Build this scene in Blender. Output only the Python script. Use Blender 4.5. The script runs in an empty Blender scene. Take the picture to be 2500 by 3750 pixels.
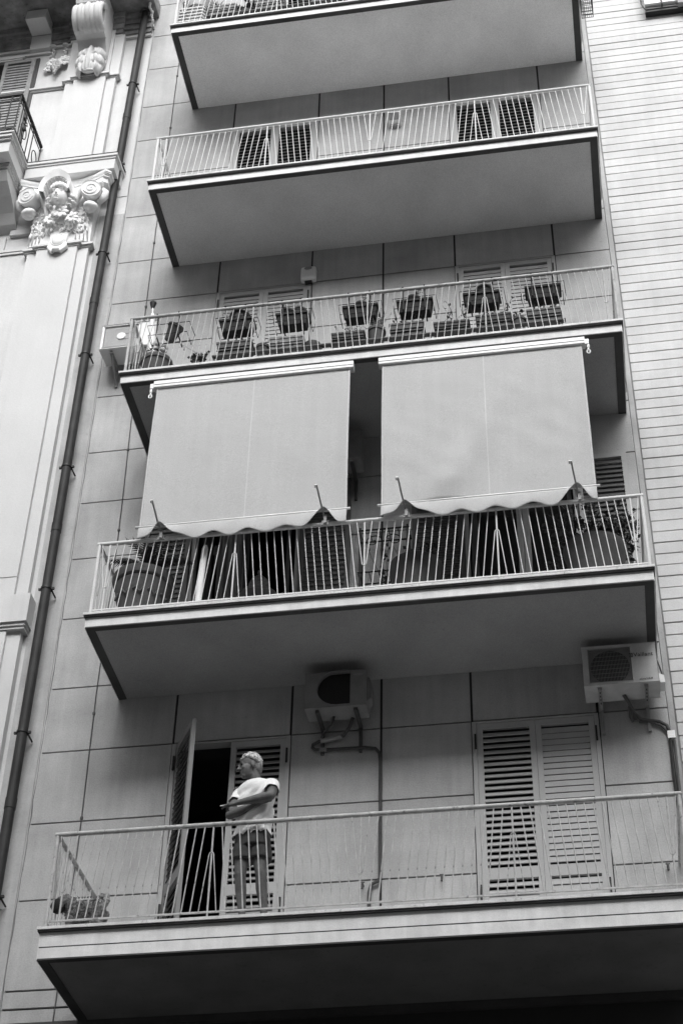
import bpy, bmesh, math, random
from mathutils import Vector, Matrix, Euler, noise as mnoise
random.seed(7)
R = math.radians
scene = bpy.context.scene
COL = scene.collection

# ------------------------------------------------------------------ camera
CAM = Vector((4.75532, -13.75674, -6.36001))
yaw, pitch, roll = -0.17924, 0.69987, 0.02470
fwd = Vector((math.sin(yaw)*math.cos(pitch), math.cos(yaw)*math.cos(pitch), math.sin(pitch)))
rt = Vector((math.cos(yaw), -math.sin(yaw), 0)); up = rt.cross(fwd)
rt2 = rt*math.cos(roll)+up*math.sin(roll); up2 = -rt*math.sin(roll)+up*math.cos(roll)
cd = bpy.data.cameras.new('camera'); cam = bpy.data.objects.new('camera', cd); COL.objects.link(cam)
cam.matrix_world = Matrix(((rt2.x, up2.x, -fwd.x, CAM.x), (rt2.y, up2.y, -fwd.y, CAM.y), (rt2.z, up2.z, -fwd.z, CAM.z), (0, 0, 0, 1)))
cd.sensor_fit = 'HORIZONTAL'; cd.sensor_width = 36.0; cd.lens = 36.0*6141.19/2500.0
cd.clip_start = 0.1; cd.clip_end = 600
scene.camera = cam

# ------------------------------------------------------------------ light
SUN_EL, SUN_AZ = R(41), R(9)      # azimuth measured from straight out of the facade towards the right
world = bpy.data.worlds.new('World'); scene.world = world; world.use_nodes = True
nt = world.node_tree; nt.nodes.clear()
sky = nt.nodes.new('ShaderNodeTexSky'); sky.sky_type = 'NISHITA'; sky.sun_disc = False
sky.sun_elevation = SUN_EL; sky.sun_rotation = math.pi - SUN_AZ
sky.air_density = 1.0; sky.dust_density = 5.0; sky.ozone_density = 1.0
bw = nt.nodes.new('ShaderNodeRGBToBW'); bg = nt.nodes.new('ShaderNodeBackground'); wo = nt.nodes.new('ShaderNodeOutputWorld')
bg.inputs['Strength'].default_value = 0.10
nt.links.new(sky.outputs[0], bw.inputs[0]); nt.links.new(bw.outputs[0], bg.inputs[0]); nt.links.new(bg.outputs[0], wo.inputs[0])
sd = bpy.data.lights.new('sun', 'SUN'); sun = bpy.data.objects.new('sun', sd); COL.objects.link(sun)
sd.energy = 0.9; sd.angle = R(45); sd.color = (1, 1, 1)
sdir = Vector((math.sin(SUN_AZ)*math.cos(SUN_EL), -math.cos(SUN_AZ)*math.cos(SUN_EL), math.sin(SUN_EL)))
sun.rotation_euler = sdir.to_track_quat('Z', 'Y').to_euler(); sun.location = (6, -12, 20)
scene.view_settings.view_transform = 'Standard'; scene.view_settings.look = 'None'
scene.view_settings.exposure = 1.3; scene.view_settings.gamma = 1.0
scene.view_settings.use_curve_mapping = False
scene.cycles.max_bounces = 8; scene.cycles.diffuse_bounces = 5

# ------------------------------------------------------------------ materials
def mat(name, g, rough=.85, var=.1, scale=2.5, grain=.06, gscale=90., streak=0., bump=.0, bscale=40., metal=0., spec=.3, dots=0., rnd=0., trans=0.):
    m = bpy.data.materials.new(name); m.use_nodes = True
    t = m.node_tree; n = t.nodes; L = t.links; b = n['Principled BSDF']
    b.inputs['Roughness'].default_value = rough; b.inputs['Metallic'].default_value = metal
    b.inputs['Specular IOR Level'].default_value = spec
    tc = n.new('ShaderNodeTexCoord')
    def noise(sc, det=4, src=None, rgh=.55):
        x = n.new('ShaderNodeTexNoise'); x.inputs['Scale'].default_value = sc; x.inputs['Detail'].default_value = det
        x.inputs['Roughness'].default_value = rgh
        L.new(src or tc.outputs['Object'], x.inputs['Vector']); return x.outputs['Fac']
    def rng(src, a, c):
        x = n.new('ShaderNodeMapRange'); x.inputs[1].default_value = .3; x.inputs[2].default_value = .7
        x.inputs[3].default_value = a; x.inputs[4].default_value = c; L.new(src, x.inputs[0]); return x.outputs[0]
    def mul(a, c):
        x = n.new('ShaderNodeMath'); x.operation = 'MULTIPLY'
        if isinstance(a, float): x.inputs[0].default_value = a
        else: L.new(a, x.inputs[0])
        L.new(c, x.inputs[1]); return x.outputs[0]
    v = mul(float(g), rng(noise(scale), 1-var, 1+var))
    if grain: v = mul(v, rng(noise(gscale, 2), 1-grain, 1+grain))
    if streak:
        mp = n.new('ShaderNodeMapping'); mp.inputs['Scale'].default_value = (7, 7, .45); L.new(tc.outputs['Object'], mp.inputs['Vector'])
        v = mul(v, rng(noise(1.6, 5, mp.outputs[0]), 1-streak, 1+streak*.5))
    if dots:
        x = n.new('ShaderNodeTexNoise'); x.inputs['Scale'].default_value = 22; x.inputs['Detail'].default_value = 6
        L.new(tc.outputs['Object'], x.inputs['Vector'])
        y = n.new('ShaderNodeMapRange'); y.inputs[1].default_value = .60; y.inputs[2].default_value = .72; y.inputs[3].default_value = 1.; y.inputs[4].default_value = 1-dots
        L.new(x.outputs['Fac'], y.inputs[0]); v = mul(v, y.outputs[0])
    if rnd:
        oi = n.new('ShaderNodeObjectInfo'); x = n.new('ShaderNodeMapRange'); x.inputs[3].default_value = 1-rnd; x.inputs[4].default_value = 1+rnd
        L.new(oi.outputs['Random'], x.inputs[0]); v = mul(v, x.outputs[0])
    cb = n.new('ShaderNodeCombineColor')
    for i in range(3): L.new(v, cb.inputs[i])
    L.new(cb.outputs[0], b.inputs['Base Color'])
    if bump:
        bp = n.new('ShaderNodeBump'); bp.inputs['Strength'].default_value = bump; bp.inputs['Distance'].default_value = .01
        L.new(noise(bscale, 5), bp.inputs['Height']); L.new(bp.outputs[0], b.inputs['Normal'])
    if trans:
        tr = n.new('ShaderNodeBsdfTranslucent'); mx = n.new('ShaderNodeMixShader'); mx.inputs[0].default_value = trans
        L.new(cb.outputs[0], tr.inputs[0]); L.new(b.outputs[0], mx.inputs[1]); L.new(tr.outputs[0], mx.inputs[2])
        L.new(mx.outputs[0], n['Material Output'].inputs[0])
    return m

M = {}
M['panel'] = mat('render_panel', .405, var=.16, scale=1.7, grain=.10, gscale=70., streak=.10, dots=.12, bump=.25, bscale=55, rnd=.02)
M['joint'] = mat('panel_joint', .035)
M['strip'] = mat('plaster_strip', .42, var=.2, scale=1.8, streak=.14, dots=.12, bump=.3)
M['ornate'] = mat('white_stucco', .585, var=.04, scale=1.2, streak=.015, bump=.15)
M['ornate_wall'] = mat('stucco_wall', .58, var=.08, scale=1.5, streak=.06, bump=.2)
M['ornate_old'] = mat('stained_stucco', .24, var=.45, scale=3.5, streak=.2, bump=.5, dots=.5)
M['fascia'] = mat('fascia_render', .74, var=.16, scale=3, streak=.10, bump=.2)
M['border'] = mat('soffit_border_paint', .07, var=.25, scale=2)
M['soffit_top'] = mat('soffit_lit_tone', .86, var=.08, scale=1.4, grain=.14, gscale=110, dots=.06)  # four soffit tones: light falling off down the floors, put into the colour
M['soffit_mid'] = mat('soffit_half_lit_tone', .62, var=.09, scale=1.4, grain=.14, gscale=110, dots=.06)
M['soffit'] = mat('soffit_shaded_tone', .34, var=.10, scale=1.5, grain=.14, gscale=110, dots=.10)
M['soffit_low'] = mat('soffit_deep_shade_tone', .22, var=.16, scale=1.6, dots=.15, grain=.1, gscale=140)  # darkest soffit copy, shade under the lowest slab put into the colour
M['coping'] = mat('coping_marble', .64, var=.15, scale=6, dots=.35, bump=.2)
M['rail_white'] = mat('rail_white_paint', .64, rough=.5, var=.06, scale=5, dots=.12)
M['rail_grey'] = mat('rail_grey_paint', .44, rough=.6, var=.2, scale=9, dots=.55)
M['rail_worn'] = mat('rail_worn_paint', .44, rough=.55, var=.2, scale=14, dots=.6)
M['door'] = mat('door_paint', .38, rough=.6, var=.05, scale=3, rnd=.03)
M['door_dark'] = mat('door_dark_tone', .085, rough=.6, var=.06, rnd=.05)  # dark tone of the door colour
M['door_mid'] = mat('door_mid_tone', .22, rough=.6, var=.06)  # middle tone of the door colour
M['capital'] = mat('bounce_lit_stucco', .80, var=.05, scale=3, bump=.15)  # brighter stucco copy for the carving, bounce light put into its colour
M['slat_dark'] = mat('slat_dark_tone', .26, rough=.6, var=.08, rnd=.08)  # darker than the door frames, for slats set open
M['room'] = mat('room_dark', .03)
M['glass'] = mat('door_glass', .012, rough=.08, spec=.6, var=.05)
M['black'] = mat('black_iron', .018, rough=.5)
M['iron'] = mat('grey_iron', .06, rough=.55)
M['pipe'] = mat('pipe_grey_paint', .030, rough=.6, var=.3, scale=5, streak=.35, spec=.25)
M['hose'] = mat('hose_wrap', .06, rough=.8, var=.2, scale=20)
M['crack'] = mat('plaster_crack', .16, var=.4, scale=9)
M['arm'] = mat('arm_paint', .33, rough=.5, var=.15, scale=14)
M['plastic_w'] = mat('white_plastic', .72, rough=.45, var=.04)
M['plastic_dark_grey'] = mat('dark_casing', .21, rough=.5, var=.12, scale=6)  # even dark grey for casings and small fittings
M['plastic_shaded'] = mat('shaded_casing', .5, rough=.5, var=.1, scale=5, streak=.1)  # white casing darkened, the slab's shade put into its colour
M['plastic_grey'] = mat('grey_plastic', .27, rough=.5)
M['grille'] = mat('grille_grey', .5, rough=.5)
M['galv'] = mat('galvanised_steel', .25, rough=.55, metal=.0, var=.2, scale=12)
M['fabric'] = mat('awning_canvas', .52, rough=.95, var=.02, scale=1.2, grain=.12, gscale=120, streak=.035, trans=.10, bump=.25, bscale=9)
M['seam'] = mat('canvas_seam', .60, rough=.95, var=.03)
M['alu'] = mat('white_aluminium', .82, rough=.4, var=.03)
M['pot_dark'] = mat('dark_planter_plastic', .055, rough=.55, var=.2, scale=6)
M['pot_mid'] = mat('terracotta', .085, rough=.85, var=.2, scale=7, dots=.2, bump=.2)
M['pot_stone'] = mat('mossy_stone', .24, rough=.95, var=.4, scale=14, dots=.7, bump=.5)
M['leaf'] = mat('leaf', .05, rough=.6, var=.3, scale=20, rnd=.1)
M['leaf_pale'] = mat('dry_twig', .16, rough=.8, var=.2)
M['petal'] = mat('petal', .75, rough=.8)
M['skin'] = mat('skin', .11, rough=.6, var=.3, scale=14, bump=.15, bscale=60)
M['hair'] = mat('hair_grey', .50, rough=.8, var=.4, scale=60, bump=.9, bscale=60)
M['hair_dark'] = mat('hair_nape', .17, rough=.8, var=.3, scale=45, bump=.6, bscale=60)
M['shirt'] = mat('white_cotton', .74, rough=.95, var=.05, scale=9, bump=.5, bscale=16)
M['shorts'] = mat('dark_cotton', .055, rough=.95, var=.15, scale=12, bump=.2)
M['fur'] = mat('curly_fur', .17, rough=.95, var=.45, scale=28, bump=1., bscale=60)
M['fur_dark'] = mat('dark_muzzle', .03, rough=.9, var=.3, scale=25)
M['fur_light'] = mat('pale_tail', .35, rough=.95, var=.3, scale=30, bump=1., bscale=60)
M['tile'] = mat('cladding_tile', .54, rough=.7, var=.10, scale=1.7, streak=.06, grain=.07, rnd=.03, dots=.03, bump=.15)
M['tile_joint'] = mat('cladding_joint', .26)
M['cable'] = mat('cable_grey', .10, rough=.7)
M['rust'] = mat('rust', .07, rough=.9, var=.4, scale=20)
M['curtain'] = mat('grey_curtain', .17, rough=.95, var=.1, scale=6)
M['curtain_w'] = mat('white_curtain', .85, rough=.95, var=.03)
M['weave'] = mat('woven_cane', .16, rough=.9, var=.5, scale=60)
M['street'] = mat('asphalt', .12, var=.2, scale=.6)
M['facing'] = mat('added_facing_render', .50, var=.1, scale=.3)
M['cig'] = mat('cigarette_paper', .8)
M['ink'] = mat('dark_ink', .03)

# ------------------------------------------------------------------ mesh builder
OFF = {}
class MB:
    def __init__(s): s.v = []; s.f = []
    def add(s, vs, fs):
        o = len(s.v); s.v += [tuple(p) for p in vs]; s.f += [tuple(i+o for i in f) for f in fs]; return s
    def box(s, x0, x1, y0, y1, z0, z1):
        return s.add([(x0,y0,z0),(x1,y0,z0),(x1,y1,z0),(x0,y1,z0),(x0,y0,z1),(x1,y0,z1),(x1,y1,z1),(x0,y1,z1)],
                     [(0,3,2,1),(4,5,6,7),(0,1,5,4),(1,2,6,5),(2,3,7,6),(3,0,4,7)])
    def obox(s, c, ax, h):
        c = Vector(c); a = [Vector(v).normalized()*k for v, k in zip(ax, h)]
        P = [c+a[0]*i+a[1]*j+a[2]*k for k in (-1,1) for j in (-1,1) for i in (-1,1)]
        return s.add(P, [(0,2,3,1),(4,5,7,6),(0,1,5,4),(1,3,7,5),(3,2,6,7),(2,0,4,6)])
    def loft(s, rings, closed=True, caps=True):
        n = len(rings[0]); o = len(s.v)
        for r in rings: s.v += [tuple(p) for p in r]
        for i in range(len(rings)-1):
            for j in range(n if closed else n-1):
                k = (j+1) % n
                s.f.append((o+i*n+j, o+i*n+k, o+(i+1)*n+k, o+(i+1)*n+j))
        if caps and closed:
            s.f.append(tuple(o+j for j in reversed(range(n)))); s.f.append(tuple(o+(len(rings)-1)*n+j for j in range(n)))
        return s
    def tube(s, pts, r, n=6, caps=True, loop=False):
        pts = [Vector(p) for p in pts]; rings = []; N = len(pts)
        rr = r if isinstance(r, (list, tuple)) else [r]*N
        prev = None
        for i in range(N):
            if loop: t = pts[(i+1) % N]-pts[i-1]
            else: t = pts[min(i+1, N-1)]-pts[max(i-1, 0)]
            t.normalize()
            a = prev if prev is not None else (Vector((0,0,1)) if abs(t.z) < .9 else Vector((1,0,0)))
            a = (a - t*a.dot(t))
            if a.length < 1e-5: a = t.orthogonal()
            a.normalize(); prev = a; b = t.cross(a)
            rings.append([pts[i]+(a*math.cos(2*math.pi*k/n)+b*math.sin(2*math.pi*k/n))*rr[i] for k in range(n)])
        if loop: rings.append(rings[0])
        return s.loft(rings, True, caps and not loop)
    def lathe(s, prof, c=(0,0,0), n=20, ax=None, caps=True):
        c = Vector(c); A = Vector(ax).normalized() if ax else Vector((0,0,1))
        u = A.orthogonal().normalized() if ax else Vector((1,0,0)); w = A.cross(u)
        return s.loft([[c+A*z+(u*math.cos(2*math.pi*k/n)+w*math.sin(2*math.pi*k/n))*max(r, 1e-4) for k in range(n)] for r, z in prof], True, caps)
    def ell(s, c, r, nu=14, nv=9, rot=None, fn=None):
        c = Vector(c); r = (r, r, r) if not isinstance(r, (tuple, list)) else r; rings = []
        m = rot.to_matrix() if rot else Matrix.Identity(3)
        for i in range(nv+1):
            th = math.pi*i/nv; st = max(math.sin(th), 1e-3)
            ring = []
            for k in range(nu):
                ph = 2*math.pi*k/nu
                d = Vector((st*math.cos(ph), st*math.sin(ph), -math.cos(th)))
                q = 1. if fn is None else fn(d)
                ring.append(c+m @ Vector((d.x*r[0]*q, d.y*r[1]*q, d.z*r[2]*q)))
            rings.append(ring)
        return s.loft(rings, True, True)
    def prism(s, poly, y0, y1):      # polygon in x,z extruded along y
        n = len(poly); o = len(s.v)
        s.v += [(x, y0, z) for x, z in poly]+[(x, y1, z) for x, z in poly]
        s.f.append(tuple(o+i for i in range(n))); s.f.append(tuple(o+n+i for i in reversed(range(n))))
        for i in range(n):
            j = (i+1) % n; s.f.append((o+i, o+n+i, o+n+j, o+j))
        return s
    def prism_x(s, poly, x0, x1):    # polygon in y,z extruded along x
        n = len(poly); o = len(s.v)
        s.v += [(x0, y, z) for y, z in poly]+[(x1, y, z) for y, z in poly]
        s.f.append(tuple(o+i for i in range(n))); s.f.append(tuple(o+n+i for i in reversed(range(n))))
        for i in range(n):
            j = (i+1) % n; s.f.append((o+i, o+n+i, o+n+j, o+j))
        return s
    def mesh(s, name, m, off=(0,0,0), smooth=False):
        me = bpy.data.meshes.new(name); o = Vector(off)
        me.from_pydata([tuple(Vector(p)-o) for p in s.v], [], s.f)
        bm = bmesh.new(); bm.from_mesh(me); bmesh.ops.recalc_face_normals(bm, faces=bm.faces); bm.to_mesh(me); bm.free()
        if smooth:
            for p in me.polygons: p.use_smooth = True
            if smooth == 'auto':
                try: me.set_sharp_from_angle(angle=R(38))
                except Exception: pass
        if m is not None: me.materials.append(m)
        me.update(); return me
    def build(s, name, m, parent=None, smooth=False, bevel=0):
        off = OFF.get(parent, Vector((0,0,0))) if parent else Vector((0,0,0))
        o = bpy.data.objects.new(name, s.mesh(name, m, off, smooth)); COL.objects.link(o)
        if parent: o.parent = parent
        OFF[o] = off
        if bevel:
            b = o.modifiers.new('bevel', 'BEVEL'); b.width = bevel; b.segments = 2; b.limit_method = 'ANGLE'
        return o
def inst(name, me, loc, parent, rot=None):      # one more object sharing a mesh; loc in world coordinates
    o = bpy.data.objects.new(name, me); COL.objects.link(o); o.parent = parent
    o.location = Vector(loc)-OFF[parent]
    if rot: o.rotation_euler = rot
    OFF[o] = Vector(loc); return o
def thing(name, label, cat, loc=(0,0,0), group=None):
    o = bpy.data.objects.new(name, None); COL.objects.link(o); o.location = loc; OFF[o] = Vector(loc); o.empty_display_size = .1
    o['label'] = label; o['category'] = cat
    if group: o['group'] = group
    return o
def tag(o, label, cat, group=None):
    o['label'] = label; o['category'] = cat
    if group: o['group'] = group
    return o
def struct(o): o['kind'] = 'structure'; return o
def stuff(o): o['kind'] = 'stuff'; return o
def disc_pts(c, r, n, plane='xz'):
    return [(c[0]+r*math.cos(2*math.pi*k/n), c[1], c[2]+r*math.sin(2*math.pi*k/n)) for k in range(n)]

# ------------------------------------------------------------------ ground and the added unseen building across the street
GZ = -8.0
struct(MB().add([(-300,-300,GZ),(300,-300,GZ),(300,300,GZ),(-300,300,GZ)], [(0,1,2,3)]).build('street', M['street']))
fb = thing('added_facing_building', 'unseen plain building across the street, sized to shade the lower floors', 'building', (0,-27,GZ))
w = MB().box(-60,60,-40,-27,GZ,22.0).build('wall', M['facing'], fb)  # added out of view, its height set to darken the lower floors
for i in range(14):
    for j in range(6):
        MB().box(-33+i*5, -31.6+i*5, -27.06, -27.0+.001*0-.03, -5+j*3.3, -2.8+j*3.3).build('window', M['glass'], fb)  # windows of the added unseen building
struct(MB().box(-60,60,-26.2,-24,GZ+.004,GZ+.14).build('pavement', M['facing']))

# ------------------------------------------------------------------ apartment building
H = 3.3
AB = thing('apartment_building', 'plain grey apartment building of jointed panels carrying the stack of balconies', 'building', (0,0,GZ))
colx = [-.735, .62, 1.81, 2.71, 3.60, 4.81, 5.47]
rows = [.06, .96, 1.78, 2.59]
JW, JV = .0085, .012
zb = []
for k in range(-1, 6):
    for q in rows: zb.append(k*H+q)
zb = sorted(z for z in zb if -3.4 < z < 17.2)
YB = .022       # face of the joints behind the panels
def door_cols(a, b): return (a == .62 and b == 1.81) or (a == 3.60 and b == 4.81)
for ci in range(len(colx)-1):
    a, b = colx[ci], colx[ci+1]
    i = 0
    while i < len(zb)-1:
        z0, z1 = zb[i], zb[i+1]
        k = math.floor((z0+.05)/H); q = z0-k*H
        if door_cols(a, b) and k >= 0:
            if abs(q-2.59) > .05: i += 1; continue
        if k == -1 and q > 2.7: pass
        if k == -1: 
            i += 1; continue
        xa = a+JV if ci else a; xb = b-JV if ci < len(colx)-2 else b
        zz0 = z0+JW
        MB().box(xa, xb, 0, .06, zz0, z1-JW).build('wall_panel', M['panel'], AB)
        i += 1
# the short panels just under the lowest floor line and the dark string course below them
MB().box(-.735, 5.47, 0, .06, -.105, .049).build('wall_panel', M['panel'], AB)
MB().box(-.735, 5.47, 0, .06, -.245, -.127).build('wall_panel', M['panel'], AB)
sc_ = MB().box(-.735, 5.5, -.03, .06, -.33, -.262).build('string_course', M['border'], AB)
# backing wall with door holes
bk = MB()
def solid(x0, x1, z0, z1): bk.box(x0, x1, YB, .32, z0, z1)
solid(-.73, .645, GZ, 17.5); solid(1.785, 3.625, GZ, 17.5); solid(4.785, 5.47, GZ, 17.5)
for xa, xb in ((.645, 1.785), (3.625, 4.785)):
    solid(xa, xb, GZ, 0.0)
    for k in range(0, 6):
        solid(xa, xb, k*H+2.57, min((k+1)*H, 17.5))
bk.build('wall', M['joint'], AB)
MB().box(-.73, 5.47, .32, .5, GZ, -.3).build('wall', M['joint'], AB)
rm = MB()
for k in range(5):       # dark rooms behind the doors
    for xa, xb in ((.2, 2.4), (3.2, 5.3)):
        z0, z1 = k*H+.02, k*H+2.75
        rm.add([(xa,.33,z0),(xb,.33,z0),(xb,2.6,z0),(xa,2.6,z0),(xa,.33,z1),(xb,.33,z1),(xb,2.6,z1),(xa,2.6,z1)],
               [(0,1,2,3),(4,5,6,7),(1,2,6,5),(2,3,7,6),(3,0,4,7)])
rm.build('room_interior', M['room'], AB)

# louvred leaves ------------------------------------------------------
SP = .0655
def slat_mesh(w, ang, m):
    b = MB(); dn, th = .030, .0045
    n = Vector((0, -math.cos(ang), math.sin(ang))); t = Vector((0, -math.sin(ang), -math.cos(ang)))
    return b.obox((w/2, 0, 0), ((1,0,0), t, n), (w/2, dn, th)).mesh('louvre_slat', m)
SLM = {}
def get_slat(w, ang, m):
    key = (round(w, 3), round(ang, 3), m.name)
    if key not in SLM: SLM[key] = slat_mesh(w, ang, m)
    return SLM[key]
def leaf(x0, x1, z0, ang, frame_m, slat_m, stl=.055, str_=.055, singles=(True, True), rot=None, hinge='l', y=-.004, label=None):
    """one louvred leaf; frame from x0 to x1, bottom z0.. top z0+2.555 (relative to floor line)"""
    base = Vector((x0 if hinge == 'l' else x1, y, z0))
    root = bpy.data.objects.new('shutter_leaf', None)
    w = x1-x0; sx = 0 if hinge == 'l' else -w
    T, L1, L0, B1, B0 = 2.556, 2.492, 1.0, .888, .13
    fr = MB(); d0, d1 = 0, .04
    fr.box(sx, sx+stl, d0, d1, .045, T).box(sx+w-str_, sx+w, d0, d1, .045, T)
    for za, zb_ in ((L1, T), (B1, L0), (.045, B0)): fr.box(sx+stl, sx+w-str_, d0, d1, za, zb_)
    me = fr.mesh('shutter_leaf', frame_m)
    o = bpy.data.objects.new('shutter_leaf', me); COL.objects.link(o); o.parent = AB
    o.location = base-OFF[AB]; OFF[o] = base
    if rot: o.rotation_euler = (0, 0, rot)
    if label: o['label'] = label
    sw = w-stl-str_
    for (za, zb_), single in zip(((L0, L1), (B0, B1)), singles):
        n = int((zb_-za)/SP); off = (zb_-za-n*SP)/2+SP/2
        if single:
            me = get_slat(sw, ang, slat_m)
            for i in range(n):
                s = bpy.data.objects.new('louvre_slat', me); COL.objects.link(s); s.parent = o
                s.location = (sx+stl, .02, za+off+i*SP)
                s.rotation_euler = (random.uniform(-.03, .03), 0, 0)
        else:
            b = MB(); nn = Vector((0, -math.cos(ang), math.sin(ang))); t = Vector((0, -math.sin(ang), -math.cos(ang)))
            for i in range(n): b.obox((sx+stl+sw/2, .02, za+off+i*SP), ((1,0,0), t, nn), (sw/2, .030, .0045))
            s = bpy.data.objects.new('louvre_slat', b.mesh('louvre_slat', slat_m)); COL.objects.link(s); s.parent = o; s['kind'] = 'stuff'
    return o
def door_frame(xa, xb, z, m):
    f = MB(); f.box(xa, xa+.042, -.012, .1, z+.0, z+2.578).box(xb-.042, xb, -.012, .1, z, z+2.578).box(xa+.042, xb-.042, -.012, .1, z+2.56, z+2.578)
    return f.build('door_frame', m, AB)
def hinges(x, z):
    for h in (.75, 2.35): MB().box(x-.009, x+.009, -.03, -.002, z+h-.08, z+h+.08).build('hinge', M['black'], AB)
OPEN, CLOSED = R(38), R(9)
for k in range(5):
    z = k*H
    fm = M['door'] if k != 1 else M['door_dark']
    for (xa, xb) in ((.618, 1.812), (3.598, 4.812)):
        door_frame(xa, xb, z, M['door'])
        if k in (0, 2): hinges(xa+.03, z); hinges(xb-.03, z)
    L = ((.662, 1.214), (1.217, 1.768)); Rr = ((3.642, 4.203), (4.206, 4.768))
    if k == 0:
        leaf(*L[0], z, R(30), M['door_mid'], M['door_dark'], hinge='l', rot=-R(60), label='open louvred shutter leaf swung out towards the railing')
        leaf(*L[1], z, OPEN, M['door'], M['slat_dark'])
        leaf(*Rr[0], z, R(33), M['door'], M['door'])
        leaf(*Rr[1], z, CLOSED, M['door'], M['door'])
    elif k == 1:
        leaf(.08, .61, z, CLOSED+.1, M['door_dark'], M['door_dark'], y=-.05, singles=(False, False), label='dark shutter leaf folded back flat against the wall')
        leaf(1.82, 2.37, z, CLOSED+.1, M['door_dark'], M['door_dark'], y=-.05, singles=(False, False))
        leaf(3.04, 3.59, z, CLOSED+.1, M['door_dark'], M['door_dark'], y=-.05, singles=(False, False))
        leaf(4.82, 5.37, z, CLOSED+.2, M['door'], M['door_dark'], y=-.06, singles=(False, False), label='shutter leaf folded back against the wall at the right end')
    elif k == 2:
        for a, b in L+Rr: leaf(a, b, z, CLOSED, M['door'], M['door'], singles=(True, False))
    elif k == 3:
        for a, b in L+Rr: leaf(a, b, z, R(36), M['door'], M['slat_dark'], singles=(True, False))
    else:
        for a, b in L+Rr: leaf(a, b, z, R(36), M['door'], M['slat_dark'], singles=(False, False))
# glazed doors behind the second floor opening
for xs in ((.90, .96), (1.19, 1.24), (1.66, 1.70), (3.66, 3.73), (4.15, 4.21), (4.215, 4.285), (4.70, 4.75)):
    MB().box(xs[0], xs[1], .06, .11, H+.03, H+2.56).build('glazed_door_stile', M['door'] if xs[0] > 3.9 and xs[0] < 4.3 else M['door_dark'], AB)
MB().box(4.29, 4.70, .08, .09, H+.03, H+2.56).build('door_glass', M['glass'], AB)
MB().box(3.73, 4.15, .08, .09, H+.03, H+2.56).build('door_glass', M['glass'], AB)

# ------------------------------------------------------------------ balconies
W, D = 5.4317, 1.2487
s_ = .07618
BM = {}
def rail_meshes(m, tag_):
    if tag_ in BM: return BM[tag_]
    t = {}; RB = .006 if tag_ == 'worn' else .0047
    zb0, zt = .115, .925
    t['p'] = MB().tube([(0,0,zb0), (s_,0,zt)], RB, 6).mesh('baluster', m)
    t['m'] = MB().tube([(s_,0,zb0), (0,0,zt)], RB, 6).mesh('baluster', m)
    t['sp'] = MB().tube([(0,0,zb0), (0,s_,zt)], RB, 6).mesh('baluster', m)
    t['post'] = MB().tube([(0,0,.02), (0,0,zt)], .0085, 8).mesh('post', m)
    t['corner'] = MB().tube([(0,0,.02), (0,0,zt+.01)], .017, 10).mesh('corner_post', m)
    r = .020
    def hp(sign, axis):
        if sign > 0:  # apex up
            P = [(-s_, zb0), (-r, .655)]+[(-r*math.cos(a), .655+r*math.sin(a)) for a in (R(45), R(90), R(135))]+[(r, .655), (s_, zb0)]
        else:
            P = [(-s_, zt), (-r, .40)]+[(-r*math.cos(a), .40-r*math.sin(a)) for a in (R(45), R(90), R(135))]+[(r, .40), (s_, zt)]
        return [(x, -.009, z) if axis == 'x' else (0, x, z) for x, z in P]
    t['hu'] = MB().tube(hp(1, 'x'), 0.0047, 6).mesh('hairpin_bar', m)
    t['hd'] = MB().tube(hp(-1, 'x'), 0.0047, 6).mesh('hairpin_bar', m)
    t['shd'] = MB().tube(hp(-1, 'y'), 0.0047, 6).mesh('hairpin_bar', m)
    BM[tag_] = t; return t
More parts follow.
